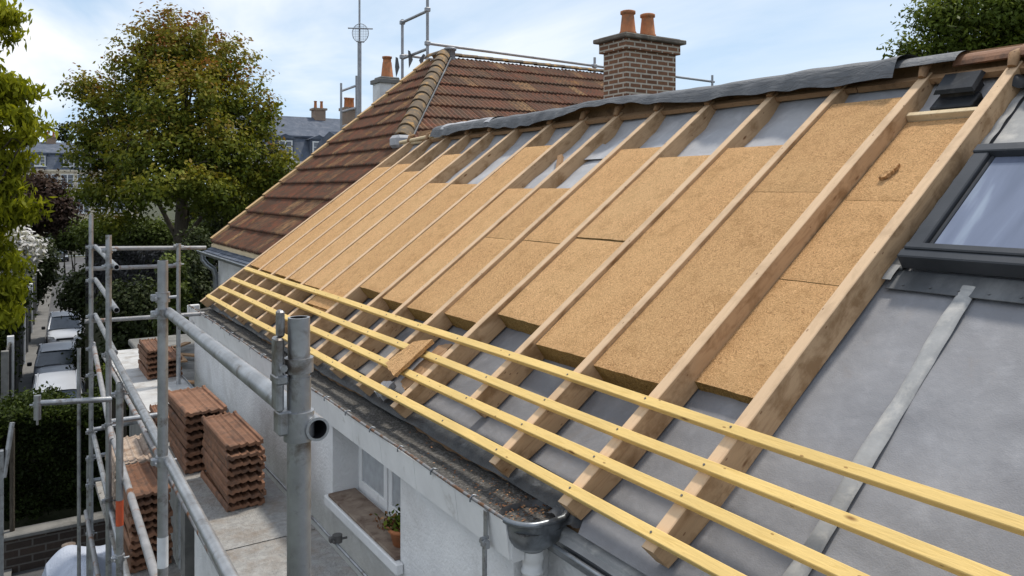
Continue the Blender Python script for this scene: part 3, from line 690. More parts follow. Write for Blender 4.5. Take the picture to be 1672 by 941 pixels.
# ---- right hand side: lead roll, skylight
rl = MB()
def roll(a, b):
    S = .15 + 1.72 * b; h = .011 * (1 - (2 * a - 1) ** 6); w_ = .078 + .006 * sin(S * 9)
    return (S, 1.71 + .05 * b + w_ * a * 1.0, h + .001 + .0015 * sin(S * 31))
rl.grid(roll, 8, 60); rl.build('seam_strip', M['lead'], house, matrix=roofmat(.03, -.10, -RD + .004))
sky = MB(); n0 = -RD
def rb(mbx, s0, s1, y0, y1, a, b, ch=.006, mi=0): mbx.bbox(s0, s1, y0, y1, a, b, ch, mi)
SL, SH, YA, YB = 1.83, 2.79, .95, 2.165
fr = MB()
rb(fr, SL, SL + .055, YA, YB, .03, .115); rb(fr, SL + .055, SL + .10, YA + .01, YB - .012, .04, .125)
rb(fr, SH - .07, SH, YA, YB, .03, .12); rb(fr, SL + .10, SH - .07, YB - .085, YB - .005, .03, .11); rb(fr, SL + .10, SH - .07, YB - .105, YB - .086, .03, .085)
rb(fr, SL + .10, SH - .07, YA, YA + .10, .03, .11)
skl = fr.build('skylight', M['alu'], house, matrix=roofmat(0, 0, n0))
gl = MB(); rb(gl, SL + .10, SH - .07, YA + .1, YB - .106, .06, .075, .002)
o = gl.build('glass', M['skyglass'], None, local=True); o.parent = skl
fl = MB(); rb(fl, SL - .13, SL + .01, YA - .1, YB + .03, .008, .014, .002); rb(fl, SL - .0, SH + .12, YB + .001, YB + .065, .016, .032, .003); rb(fl, SH, SH + .12, YA, YB, .016, .03, .003)
for k in range(7): fl.tube((SL - .10, YB - .05 - k * .13, .013), (SL - .10, YB - .05 - k * .13, .019), .006, 8)
o = fl.build('flashing', M['lead_dark'], None, local=True); o.parent = skl
# pale weathered strip between rafter and skylight
ws = MB(); ws.grid(lambda a, b: (1.74 + 1.86 * b, 2.178 + .045 * a, .034 + .004 * sin(b * 60)), 3, 60); ws.build('side_strip', M['lead'], house, matrix=roofmat(0, 0, n0))
# upper zinc with standing folds to the right of the last rafter
uz = MB(); uz.grid(lambda a, b: (2.93 + .65 * b, .9 + 1.27 * a, .02 + (.018 if int(a * 24) % 8 == 3 else 0)), 48, 6); uz.build('upper_zinc', M['lead'], house, matrix=roofmat(0, 0, n0))
# ---- ridge: board, laths, draped underlay, ridge tiles
rb_ = MB(); k = 0; y = -2.4
rj = random.Random(5)
while y < 10.6:
    L = rj.uniform(1.3, 2.4); y2 = min(y + L, 10.62)
    S0 = 3.56 + rj.uniform(-.008, .008)
    q = [P(y, S0, -.055), P(y, S0 + .055, -.055), P(y2, S0 + .055 + rj.uniform(-.01, .01), -.055), P(y2, S0, -.055), P(y, S0, -.015), P(y, S0 + .055, -.015), P(y2, S0 + .055, -.013), P(y2, S0, -.013)]
    rb_.hexa(q); y = y2 + .012
rb_.build('ridge_lath', M['rafter_old'], house)
rb_ = MB(); rb_.box(RX - .015, RX + .015, -2.4, 10.58, RZ - .1, RZ + .22); rb_.build('ridge_board', M['rafter_old'], house)
dr = MB()
def drape(a, b):
    Y = 2.95 + (9.75 - 2.95) * b
    wv = .004 * sin(Y * 9) + .004 * sin(Y * 17 + 1.3) + .006 * sin(Y * 2.3)
    wv += .010 * max(0, sin(Y * 4.6 + a * 2.5)) ** 6
    ang = -1.15 + 2.3 * a                      # across the ridge
    r = .205 + wv
    x = RX - .02 + r * sin(ang) * 1.15; z = RZ + .118 + r * cos(ang) * .62 + .003 * sin(Y * 5 + a * 6)
    if a < .12:
        k = (.12 - a) / .12; x += -.02 * k + .008 * sin(Y * 23 + 3 * sin(Y * 1.9)) * k; z += -.075 * k * (1 + .35 * sin(Y * 2.1 + 2 * sin(Y * .7))) + .008 * sin(Y * 13 + 2 * sin(Y * 3.3)) * k
    lift = .06 * max(0, sin(Y * 1.25 + .4)) ** 3 * max(0, .45 - a) / .45; z += lift
    return (x, Y, z)
dr.grid(drape, 22, 260)
dr.build('ridge_underlay', M['drape'], house)
d2 = MB(); d2.grid(lambda a, b: (RX - .02 + .19 * sin(-1.2 + 2.2 * a) * 1.1, 8.2 + 1.3 * b, RZ + .130 + .21 * cos(-1.2 + 2.2 * a) * .6 + .008 * sin(b * 25 + a * 5)), 14, 30)
d2.build('pale_lap', M['memb_pale'], house)
def halfround(mb_, c0, c1, r, wall=.018, n=10, arc=1.25):
    """tapered half-round tile from c0 to c1"""
    c0 = Vector(c0); c1 = Vector(c1); d = (c1 - c0).normalized(); side = d.cross(Vector((0, 0, 1))).normalized(); up = side.cross(d)
    vs = []
    for (c, rr) in ((c0, r), (c1, r * .93)):
        for q in range(n + 1):
            t = -arc + 2 * arc * q / n; vs.append(c + side * sin(t) * rr + up * cos(t) * rr)
        for q in range(n, -1, -1):
            t = -arc + 2 * arc * q / n; vs.append(c + side * sin(t) * (rr - wall) + up * cos(t) * (rr - wall))
    K = 2 * (n + 1)
    mb_.add(vs, [(i, (i + 1) % K, K + (i + 1) % K, K + i) for i in range(K)], 0, False)
    mb_.add(vs[:K], [(q, q + 1, K - 2 - q, K - 1 - q) for q in range(n)]); mb_.add(vs[K:], [(q, q + 1, K - 2 - q, K - 1 - q) for q in range(n)])
for (ya, yb, dz) in ((2.62, 2.20, .0), (2.24, 1.80, .012), (1.84, 1.40, .0), (1.44, 1.0, .01), (1.04, .6, 0)):
    mb = MB(); halfround(mb, (RX - .02, ya, RZ + .06 + dz), (RX - .02, yb, RZ + .075 + dz), .145, arc=1.15); mb.build('ridge_tile', M['clay'], house)
mb = MB(); halfround(mb, (RX - .02, 3.42, RZ + .06), (RX - .02, 3.30, RZ + .075), .19, .01, arc=1.25); mb.build('ridge_clip', M['rafter_old'], house)
mb = MB()
mb.grid(lambda a, b: (RX - .02 + .20 * sin(-1.15 + 2.1 * a), 2.58 + .75 * b, RZ + .09 + .18 * cos(-1.15 + 2.1 * a) * .75), 14, 6); mb.build('ridge_underlay', M['drape'], house)
# brackets (straps) over the lath where rafters meet
for i, y in enumerate(RY):
    mb = MB(); q = P(y + .03, 3.60, -.005)
    mb.path([q + Vector((-.05, 0, -.02)), q + Vector((-.02, .0, .05)), q + Vector((.05, .0, .085))], .012, 7, 0, [.026, .034, .02]); mb.build('strap', M['rafter_old'], house)
# roof vent in the last bay
ventm = roofmat(2.36, 3.25, -.12) @ Matrix.Scale(.92, 4)
mb = MB(); mb.bbox(0, .36, 0, .37, -.03, .0, .008); mb.bbox(.035, .20, .05, .33, .0, .055, .010)
mb.hexa([(.15, .075, .04), (.30, .075, .04), (.30, .305, .04), (.15, .305, .04), (.17, .085, .10), (.30, .085, .12), (.30, .295, .12), (.17, .295, .10)])
mb.hexa([(.13, .055, .098), (.33, .055, .118), (.33, .325, .118), (.13, .325, .098), (.145, .07, .125), (.32, .07, .145), (.32, .31, .145), (.145, .31, .125)])
mb.build('roof_vent', M['black'], house, matrix=ventm)
mb = MB(); mb.bbox(3.195, 3.235, 2.32, 2.768, -.125, -.06, .003); mb.build('cross_batten', M['blond'], house, matrix=roofmat(0, 0, 0))
mb = MB(); mb.bbox(3.24, 3.50, 2.32, 2.37, -.12, -.085, .003); mb.build('side_batten', M['blond'], house, matrix=roofmat(0, 0, 0))
mb = MB(); mb.grid(lambda a, b: (3.42 + .2 * a, 1.9 + .33 * b, -.06 + .03 * sin(a * 5) + .015 * sin(b * 20)), 10, 12); mb.build('black_felt', M['black'], house, matrix=roofmat(0, 0, 0))
# rough pale laths at the far end of the ridge
mb = MB()
for (a, b) in (((9.75, .02), (10.9, .0)), ((9.6, -.03), (10.8, -.04))):
    p = P(a[0], 3.62, .0 + a[1]); q = P(b[0], 3.56, .0 + b[1])
    mb.tube(p, q, .028, 5)
mb.build('loose_lath', M['blond'], house)
# opened bay: crooked short timber and loose pale sheet
mb = MB(); mb.hexa([P(5.86, 2.62, -.18), P(5.90, 2.60, -.18), P(6.30, 3.02, -.18), P(6.26, 3.05, -.18), P(5.86, 2.62, -.08), P(5.90, 2.60, -.08), P(6.30, 3.02, -.08), P(6.26, 3.05, -.08)]); mb.build('brace', M['rafter_old'], house)
mb = MB(); mb.grid(lambda a, b: P(5.36 + .46 * a, 2.95 + .28 * b, -.10 + .03 * sin(a * 6) * b), 8, 8); mb.build('loose_flap', M['memb_pale'], house)
# chimney
CX0, CX1, CY0, CY1 = 7.60, 8.60, 8.67, 9.19
ch = MB(); ch.box(CX0, CX1, CY0, CY1, back(CX0) - .8, 2.09); ch.box(CX0 - .05, CX1 + .05, CY0 - .05, CY1 + .05, 2.09, 2.24)
chim = ch.build('chimney', M['brick'], house)
mb = MB(); mb.bbox(CX0 - .12, CX1 + .12, CY0 - .12, CY1 + .12, 2.245, 2.31, .012); mb.hexa([(CX0 - .05, CY0 - .05, 2.33), (CX1 + .05, CY0 - .05, 2.33), (CX1 + .05, CY1 + .05, 2.33), (CX0 - .05, CY1 + .05, 2.33), (CX0 + .15, CY0 + .12, 2.37), (CX1 - .15, CY0 + .12, 2.37), (CX1 - .15, CY1 - .12, 2.37), (CX0 + .15, CY1 - .12, 2.37)])
mb.build('cap', M['capstone'], chim)
for px in (7.86, 8.26):
    mb = MB(); mb.lathe([(.13, 2.35), (.13, 2.40), (.118, 2.42), (.094, 2.65), (.092, 2.67), (.115, 2.68), (.115, 2.72), (.092, 2.73), (.08, 2.70), (.08, 2.5)], (px, 8.93, 0), 20); mb.build('chimney_pot', M['pot'], chim)
mb = MB(); mb.bbox(CX0 + .15, CX1 + .02, CY0 - .03, CY0 - .004, .95, 1.13, .004); mb.build('flashing', M['lead'], chim)

# =================================================================== INSULATION BOARDS (loose, wedged between the rafters)
BD = .135
boards = [  # bay (rafter index above it, 0 = farthest), S0, S1, top offset
 (13, .84, 1.64, -.10), (13, 1.645, 2.36, -.10), (13, 2.364, 3.19, -.10),
 (12, .715, 2.335, -.022), (12, 2.339, 3.385, -.022),
 (11, .745, 2.89, -.024),
 (10, .885, 1.755, -.026), (10, 1.762, 2.80, -.018),
 (9, .77, 1.67, -.024), (9, 1.675, 2.97, -.022),
 (8, .735, 1.655, -.016), (8, 1.659, 2.38, -.016),
 (7, .75, 2.38, -.016),
 (6, .785, 3.12, -.004),
 (5, .44, 2.45, -.005), (4, .64, 2.48, -.006),
 (3, .64, 3.10, -.006), (2, .65, 2.75, -.004), (1, .65, 2.95, -.006), (0, .66, 2.9, -.006)]
ordn = ['first', 'second', 'third', 'fourth', 'fifth', 'sixth', 'seventh', 'eighth', 'ninth', 'tenth', 'eleventh', 'twelfth', 'thirteenth', 'fourteenth']
for bay, s0, s1, n1 in boards:
    ylo = RY[bay + 1] + (RW if bay < 12 else .068) + .003; yhi = RY[bay] - .003
    same = [b for b in boards if b[0] == bay]; k = [b[1] for b in same].index(s0)
    pos = ordn[13 - bay]
    where = 'lower' if k == 0 else ('upper' if k == len(same) - 1 else 'middle')
    if bay == 13: lab = f'{where} brown wood fibre board in the bay beside the skylight'
    elif len(same) == 1: lab = f'long wood fibre board filling the {pos} rafter bay from the skylight'
    else: lab = f'{where} wood fibre board in the {pos} rafter bay from the skylight'
    mb = MB(); L = s1 - s0; W_ = yhi - ylo; nx = max(8, int(L / .05)); ny = max(6, int(W_ / .06))
    h = BD if bay < 13 else .085
    jr = random.Random(bay * 7 + k)
    ed = [jr.uniform(-.0025, .0025) for _ in range(ny + 1)]; ed2 = [jr.uniform(-.0015, .0015) for _ in range(ny + 1)]
    tilt = jr.uniform(-.008, .008) if k == 0 else 0
    def top(i, j):
        x = L * i / nx; y = W_ * j / ny
        if i == 0: x += ed[j] + tilt * (j / ny)
        if i == nx: x += ed2[j]
        e = min(i, nx - i, j, ny - j)
        z = 0 - (.006 if e == 0 else 0) + .0025 * sin(i * 1.7 + j * 2.3) * (e > 0)
        return (x, y, z)
    vs = [top(i, j) for j in range(ny + 1) for i in range(nx + 1)]
    fs = [(j * (nx + 1) + i, j * (nx + 1) + i + 1, (j + 1) * (nx + 1) + i + 1, (j + 1) * (nx + 1) + i) for j in range(ny) for i in range(nx)]
    mb.add(vs, fs, 0, True)
    ring = [(i, 0) for i in range(nx)] + [(nx, j) for j in range(ny)] + [(i, ny) for i in range(nx, 0, -1)] + [(0, j) for j in range(ny, 0, -1)]
    tp = [top(i, j) for i, j in ring]; m = len(tp)
    md = [(p[0] + jr.uniform(-.004, .004), p[1], -h * .5) for p in tp]; bt_ = [(p[0] + jr.uniform(-.003, .003), p[1], -h) for p in tp]
    mb.add(tp + md + bt_, [(a, (a + 1) % m, m + (a + 1) % m, m + a) for a in range(m)] + [(m + a, m + (a + 1) % m, 2 * m + (a + 1) % m, 2 * m + a) for a in range(m)])
    mb.add(bt_, [tuple(range(m - 1, -1, -1))])
    o = mb.build('insulation_board', M['insul'], matrix=roofmat(ylo, s0, n1))
    tag(o, lab, 'insulation board', 'wood fibre boards between the rafters')

def lump(name, label, cat, mat, pts_top, h, M_, seed=1):
    jr = random.Random(seed); n = len(pts_top); mb = MB()
    t = [(p[0], p[1], p[2] if len(p) > 2 else 0) for p in pts_top]
    cx = sum(p[0] for p in t) / n; cy = sum(p[1] for p in t) / n
    # densify the outline for a torn edge
    tt = []
    for i in range(n):
        a = t[i]; b = t[(i + 1) % n]
        for q in range(6):
            k = q / 6; j = .006 if q else .002
            tt.append((a[0] + (b[0] - a[0]) * k + jr.uniform(-j, j), a[1] + (b[1] - a[1]) * k + jr.uniform(-j, j), a[2] + (b[2] - a[2]) * k))
    m = len(tt); cz = sum(p[2] for p in t) / n + .003
    inn = [((p[0] + cx) / 2 + jr.uniform(-.004, .004), (p[1] + cy) / 2, (p[2] + cz) / 2 + jr.uniform(-.003, .003)) for p in tt]
    bt_ = [(p[0] * .95 + cx * .05 + jr.uniform(-.008, .008), p[1] * .95 + cy * .05 + jr.uniform(-.008, .008), p[2] - h + jr.uniform(-.006, .006)) for p in tt]
    mb.add(tt + inn, [(a, (a + 1) % m, m + (a + 1) % m, m + a) for a in range(m)]); mb.add(inn + [(cx, cy, cz)], [(a, (a + 1) % m, m) for a in range(m)])
    mb.add(tt + bt_, [(a, m + a, m + (a + 1) % m, (a + 1) % m) for a in range(m)]); mb.add(bt_, [tuple(range(m - 1, -1, -1))])
    o = mb.build(name, mat, matrix=M_); tag(o, label, cat); return o
# broken offcuts lying over the battens
lump('insulation_offcut', 'flat torn piece of wood fibre board lying across two battens', 'offcut', M['insul_torn'],
     [(0, 0), (.03, .25), (.27, .22), (.36, .04)], .03, Matrix.Translation(P(4.82, .10, .078)) @ ROOFM @ Matrix.Rotation(-.10, 4, 'Z'), 3)
lump('broken_board', 'jagged dark broken board end jammed under the battens beside the offcut', 'offcut', M['rafter_old'],
     [(0, 0), (.05, .13), (.42, .10), (.45, -.04), (.2, -.07)], .07, Matrix.Translation(P(4.72, .08, -.005)) @ ROOFM @ Matrix.Rotation(.1, 4, 'Z'), 5)
lump('membrane_scrap', 'crumpled grey scrap hanging below the torn fibre board', 'scrap', M['memb_pale'],
     [(0, 0), (.0, .13), (.10, .15), (.13, .03)], .05, Matrix.Translation(P(4.95, -.02, -.03)) @ ROOFM, 8)
lump('fibre_crumb', 'small broken crumb of fibre lying on the uppermost board beside the skylight', 'offcut', M['insul_torn'],
     [(0, 0), (-.01, .035), (.12, .05), (.14, .02), (.07, .0)], .022, Matrix.Translation(P(2.60, 2.55, -.075)) @ ROOFM @ Matrix.Rotation(-.35, 4, 'Z'), 9)
lump('small_offcut', 'small fibre board offcut resting between the battens at the far end', 'offcut', M['insul'],
     [(0, 0), (0, .36), (.15, .36), (.15, .02)], .05, Matrix.Translation(P(7.10, .395, -.03)) @ ROOFM, 10)

# =================================================================== FLOWER POT
fp = thing('flower_pot', (2.06, 4.46, wz0 + .022), 'terracotta pot with a green and rust-leaved plant on the window sill', 'flower pot')
mb = MB(); mb.lathe([(.001, .0), (.055, .0), (.078, .085), (.088, .088), (.09, .112), (.08, .113), (.075, .095), (.001, .09)], fp.location, 22); mb.build('pot', M['pot'], fp)
C = np.array(fp.location) + np.stack([RNG.normal(0, .045, 170), RNG.normal(0, .055, 170), .11 + np.abs(RNG.normal(0, .045, 170))], 1)
leaf_object('plant', M['leaf_right'], fp, C, .035, RNG.uniform(0, 1, 170), .55)
C = np.array(fp.location) + np.stack([RNG.normal(-.03, .03, 60), RNG.normal(.05, .03, 60), .11 + np.abs(RNG.normal(0, .02, 60))], 1)
leaf_object('dry_leaves', M['leaf_litter'], fp, C, .03, RNG.uniform(0, 1, 60), .55)
C = np.stack([RNG.normal(2.08, .03, 70), RNG.normal(4.72, .06, 70), wz0 + .03 + np.abs(RNG.normal(0, .02, 70))], 1)
o = leaf_object('dead_leaves', M['leaf_litter'], None, C, .035, RNG.uniform(0, .6, 70), .5); tag(o, 'little heap of brown dead leaves on the window sill', 'dead leaves')

# =================================================================== SCAFFOLD
scf = thing('scaffold', (.9, 6.0, GZ), 'galvanised tube scaffold with guard rails standing along the white wall', 'scaffold')
TR = .0242
A_ = (.768, 10.03); B_ = (.717, 7.6); C_ = (.625, 4.12); D_ = (.502, 1.592)
def coupler(p, mat='galv', r=TR):
    p = Vector(p); mbx = MB()
    mbx.tube(p + Vector((0, 0, -.024)), p + Vector((0, 0, .024)), r + .009, 12)
    mbx.bbox(p.x - r - .03, p.x - r + .006, p.y - .018, p.y + .018, p.z - .016, p.z + .016, .004)
    mbx.tube(p + Vector((-r - .012, -r - .025, 0)), p + Vector((-r - .012, r + .025, 0)), .006, 6)
    mbx.tube(p + Vector((r + .0, -.02, .0)), p + Vector((r + .035, -.02, .0)), .008, 6)
    return mbx.build('coupler', M[mat], scf)
def standard(xy, z0, z1, mat='galv', r=TR, hollow=True, n=20):
    mb = MB(); mb.tube((xy[0], xy[1], z0), (xy[0], xy[1], z1), r, n, 0, True, None, hollow); return mb.build('standard', [M[mat], M['dark_in']], scf)
standard(A_, GZ, -.27); standard(B_, GZ, -.385); standard(C_, GZ, -.34)
mb = MB()   # near standard with its spigot joint and collar
mb.tube((D_[0], D_[1], GZ), (D_[0], D_[1], -.385), .0242, 28)
mb.tube((D_[0], D_[1], -.385), (D_[0], D_[1], -.262), .0225, 28, 0, True, None, True)
mb.tube((D_[0], D_[1], -.375), (D_[0], D_[1], -.345), .0295, 28)
mb.build('standard', [M['galv'], M['dark_in']], scf)
E_ = (.648, 6.13)
standard(E_, GZ, -1.36); F_ = (1.69, 10.0); standard(F_, GZ, -.63, 'galv'); standard((.95, 12.9), GZ, -3.9); standard((1.66, 7.4), GZ, -2.0); standard((.80, 12.4), GZ, -2.2)
for xy, zs in ((A_, (-.64, -1.02, -1.43, -1.80, -2.1, -2.75, -3.05, -3.35, -3.9)), (B_, (-.52, -.66, -1.43, -2.05, -2.7, -3.4)), (C_, (-.52, -.60, -1.32)), (E_, (-1.44, -2.6)), (F_, (-.66, -.88, -1.49))):
    for z in zs: coupler((xy[0], xy[1], z))
def lerpxy(a, b, y): t = (y - a[1]) / (b[1] - a[1]); return a[0] + (b[0] - a[0]) * t
def led(p, q, mat='galv', name='ledger', r=TR, hollow=False, n=18):
    mb = MB(); mb.tube(p, q, r, n, 0, True, None, hollow); return mb.build(name, [M[mat], M['dark_in']], scf)
o_ = .05
led((A_[0] + o_, A_[1] + .1, -.64), (B_[0] + o_, B_[1] - .12, -.66), name='guard_rail', hollow=True)
led((A_[0] + o_, A_[1] + .1, -1.02), (B_[0] + o_, B_[1] - .12, -1.03), name='guard_rail', hollow=True)
led((A_[0] + o_, A_[1] + .1, -1.43), (B_[0] + o_, B_[1] + .0, -1.42), name='guard_rail')
led((B_[0] + .02, B_[1] + .1, -1.40), (.60, 2.0, -1.275), name='guard_rail')
led((C_[0] + .03, C_[1] + .02, -.60), (D_[0] + .028, D_[1] - .036, -.49), name='guard_rail', r=.0242, hollow=True, n=28)
led((A_[0] + .03, A_[1] + .1, -1.76), (B_[0] + .0, B_[1] - .3, -2.10), 'rusty')
led((B_[0] + .03, B_[1] + .2, -2.12), (.60, 3.4, -1.98), 'rusty')
led((A_[0] + .03, A_[1] + .3, -2.78), (.66, 4.0, -2.82)); led((A_[0] - .03, A_[1] + .3, -3.75), (.66, 4.0, -3.8), 'rusty')
led((A_[0], A_[1] + .05, -.66), (2.02, A_[1] + .05, -.70), 'rusty', 'transom'); led((A_[0] - .05, A_[1] + .05, -.89), (1.72, A_[1] + .05, -.905), 'rusty', 'transom')
led((A_[0] - .06, A_[1] + .05, -1.49), (2.0, A_[1] + .05, -1.51), 'rusty', 'transom')
led((A_[0] - .04, A_[1] + .05, -2.74), (1.32, A_[1] + .05, -2.72), name='transom'); led((A_[0] - .04, A_[1] + .05, -3.05), (1.45, A_[1] + .05, -3.03), name='transom')
led((A_[0] - .04, A_[1] + .05, -3.32), (1.0, A_[1] + .05, -3.32), name='transom'); led((B_[0], B_[1] + .05, -2.03), (1.14, B_[1] + .05, -2.03), name='transom')
# bracket tube sticking out to the street with an upright stub
led((.19, B_[1] - .04, -1.765), (B_[0] + .02, B_[1] - .04, -1.81), name='bracket_tube')
mb = MB(); mb.tube((.185, B_[1] - .04, -1.70), (.185, B_[1] - .04, -1.90), .027, 16); mb.tube((.185, B_[1] - .04, -1.90), (.185, B_[1] - .04, -1.945), .009, 8); mb.tube((.185, B_[1] - .04, -1.79), (.185, B_[1] - .04, -1.755), .034, 14)
mb.tube((.13, B_[1] - .04, -1.775), (.16, B_[1] - .04, -1.775), .01, 8); mb.build('stub', M['galv'], scf)
# plate coupler wrapped beside the near standard
mb = MB(); x, y = D_[0] - .026, D_[1] + .006
mb.bbox(x - .024, x - .008, y - .02, y + .02, -.45, -.30, .004); mb.bbox(x - .018, x - .004, y - .012, y + .012, -.30, -.245, .004)
mb.tube((x - .012, y - .03, -.36), (x - .012, y + .03, -.36), .008, 8); mb.bbox(x - .026, x + .0, y - .024, y + .024, -.395, -.375, .004); mb.bbox(x - .02, x + .012, y - .02, y + .02, -.50, -.45, .004)
mb.tube((D_[0] + .0, D_[1], -.515), (D_[0] + .0, D_[1], -.455), .031, 18)
mb.build('joint_coupler', M['galv'], scf)
# decks
def deckobj(x0, x1, y0, y1, z, mat, nm='deck'):
    mb = MB(); mb.grid(lambda a, b: (x0 + (x1 - x0) * a, y0 + (y1 - y0) * b, z + .0015 * sin(b * 200)), 6, 60)
    mb.bbox(x0, x1, y0, y1, z - .06, z - .004, .004)
    for q in range(int((y1 - y0) / .28)): mb.bbox(x0 - .008, x0 + .02, y0 + .05 + q * .28, y0 + .11 + q * .28, z + .001, z + .007, .002)
    return mb.build(nm, M[mat], scf)
PZ = -2.32
deckobj(1.12, 1.76, 2.4, 5.2, PZ, 'deck'); deckobj(1.12, 1.76, 5.21, 8.8, PZ, 'deck'); deckobj(1.14, 1.80, 8.81, 12.6, PZ, 'deck_pale')
deckobj(.72, 1.10, 5.4, 8.9, -2.95, 'deck'); deckobj(.72, 1.10, 2.2, 5.39, -2.95, 'deck'); deckobj(1.12, 1.76, 2.4, 8.8, -4.4, 'deck')
mb = MB(); mb.tube((1.785, 2.5, PZ + .012), (1.80, 12.4, PZ + .012), .010, 8); mb.build('edge_rod', M['galv'], scf)
coupler((1.80, 4.9, PZ + .04), 'bolt'); coupler((1.10, 4.5, PZ + .02), 'bolt')
led((1.09, 2.2, PZ - .03), (1.11, 12.4, PZ - .03), 'rusty')
# tape and label on posts
mb = MB(); mb.tube((E_[0], E_[1], -2.19), (E_[0], E_[1], -2.37), TR + .0012, 20, 0, False); mb.build('marker_tape', M['tape'], scf)
mb = MB(); mb.tube((C_[0], C_[1], -1.69), (C_[0], C_[1], -1.84), TR + .0012, 20, 0, False); mb.build('paper_label', M['paper'], scf)

# =================================================================== STACKED TILES
def tile_mesh(L, W, name, mat):
    """interlocking tile: side roll, two pans with centre rib, nibs; local x = width, y = length"""
    mb = MB(); prof = []; n = 44
    for i in range(n + 1):
        t = i / n
        z = .014 * max(0, cos((t - .06) * pi / .12)) if t < .12 else 0
        z += .013 * max(0, 1 - abs(t - .36) / .05) + .017 * max(0, 1 - abs(t - .56) / .055) + .012 * max(0, 1 - abs(t - .80) / .045) + (.012 if t > .93 else 0)
        z += -.006 * sin(t * pi * 4) ** 2
        prof.append((t * W, z))
    th = .034
    ly = [0, .012, .05, L * .5, L - .06, L - .05, L - .02, L]
    lz = [-.004, 0, .0, .0, 0, .010, .010, -.002]
    vs = []
    for y, dz in zip(ly, lz):
        for (x, z) in prof: vs.append((x, y, z + dz))
        for (x, z) in reversed(prof): vs.append((x, y, z * .8 - th + (.008 if .2 < x / W < .8 else 0)))
    K = 2 * (n + 1); fs = []
    for k in range(len(ly) - 1):
        for q in range(K): fs.append((k * K + q, k * K + (q + 1) % K, (k + 1) * K + (q + 1) % K, (k + 1) * K + q))
    for k in (0, len(ly) - 1):
        for q in range(n): fs.append((k * K + q, k * K + q + 1, k * K + K - 2 - q, k * K + K - 1 - q))
    mb.add(vs, fs)
    o = mb.build(name, mat, local=True); return o
protos = {}
def stack(x, y, z, W, L, n, dz, rz, where, mat='clay'):
    jr = random.Random(int(x * 100 + y * 10)); group = 'clay roof tiles stacked on the scaffold'
    key = (round(W, 2), round(L, 2), mat)
    for k in range(n):
        if key not in protos: o = tile_mesh(L, W, 'roof_tile', M[mat]); protos[key] = o
        else: o = protos[key].copy(); COL.objects.link(o)
        o.location = (x + jr.uniform(-.012, .012), y + jr.uniform(-.022, .022), z + .036 + k * dz); o.rotation_euler = (jr.uniform(-.006, .006), jr.uniform(-.008, .008), rz + jr.uniform(-.02, .02))
        j = n - 1 - k
        nm = 'topmost' if j == 0 else ('lowest' if k == 0 else ordn[j] + ' from the top')
        col = 'weathered buff' if mat == 'clay_old' else 'red clay'
        tag(o, f'{col} interlocking roof tile, {nm} of the {where}', 'roof tile', group)
stack(1.31, 5.80, PZ, .27, .86, 8, .063, 0.0, 'nearest stack on the upper deck')
stack(1.20, 6.78, PZ, .33, .84, 8, .067, 0.0, 'middle stack on the upper deck')
stack(1.40, 10.4, PZ, .20, .80, 6, .066, 0.0, 'taller far stack on the pale deck')
stack(1.61, 10.4, PZ, .19, .80, 4, .066, 0.0, 'shorter far stack on the pale deck')
stack(1.125, 7.75, PZ, .14, .5, 4, .066, 0.0, 'small stack behind the middle one')
stack(.765, 6.60, -2.95, .30, .78, 10, .063, 0.0, 'tall stack on the lower deck')
stack(.76, 7.55, -2.95, .30, .78, 9, .065, 0.0, 'pale stack on the lower deck', 'clay_old')

# =================================================================== NEIGHBOUR HOUSE WITH TILED HIP ROOF
nb = thing('neighbour_house', (6.0, 14.0, GZ), 'white house next door with a red-brown tiled hip roof and ochre verge', 'house')
EXn, EZn = 3.26, -.97; SLn = .839; Yv = 15.5; Xr = 7.86; Zr = EZn + (Xr - EXn) * SLn; Yh = 14.87
th1 = math.atan(SLn); d1 = Vector((cos(th1), 0, sin(th1))); n1v = Vector((-sin(th1), 0, cos(th1)))
hipb = Vector((5.33, 11.56, EZn + (5.33 - EXn) * SLn))        # foot end of the hip on the left slope
hdir = (hipb - Vector((Xr, Yh, Zr))); 
frs = (Zr - hipb.z) / (Yh - hipb.y)                           # front slope gradient
def tiled(name, org, ax, up, nrm, length_fn, rows, gauge, tw, parent):
    """courses of ribbed tiles: ax along the course, up the slope. length_fn(s)->(a0,a1)"""
    mb = MB(); tints = []; jr = random.Random(rows)
    org = Vector(org)
    sub = 6
    for r in range(rows):
        s0 = r * gauge - .04; s1 = (r + 1) * gauge
        a0, a1 = length_fn((s0 + s1) / 2)
        k0 = math.floor(a0 / tw); k1 = math.ceil(a1 / tw)
        for k in range(k0, k1):
            jz = jr.uniform(-.004, .006); tint = min(1, max(0, jr.gauss(.42, .24)))
            if jr.random() < .08: tint = jr.uniform(.8, 1)
            vs = []
            for (s, dz) in ((s0, .044), (s0 + .02, .052), (s1 - .01, .004)):
                for q in range(sub + 1):
                    a = (k + q / sub) * tw
                    z = (.026 if q in (1, 4) else (.012 if q in (2, 5) else 0)) + dz + jz
                    lim0, lim1 = length_fn(s); a_ = min(max(a, lim0), lim1)
                    vs.append(org + ax * a_ + up * (s + jr.uniform(-.003, .003)) + nrm * z)
            # drop face at the front edge
            fr_ = [v - nrm * .042 for v in vs[:sub + 1]]
            vs2 = fr_ + vs; W1 = sub + 1
            fs = [(j * W1 + q, j * W1 + q + 1, (j + 1) * W1 + q + 1, (j + 1) * W1 + q) for j in range(3) for q in range(sub)]
            mb.add(vs2, fs); tints += [tint * (.35 if f < sub else 1) for f in range(len(fs))]  # drop faces tinted darker: the shadow under each course, put into the colour
    o = mb.build(name, M['tiles'], parent, fix=False)
    at = o.data.attributes.new('tint', 'FLOAT', 'FACE'); at.data.foreach_set('value', tints)
    return o
SLlen = (Xr - EXn) / cos(th1)
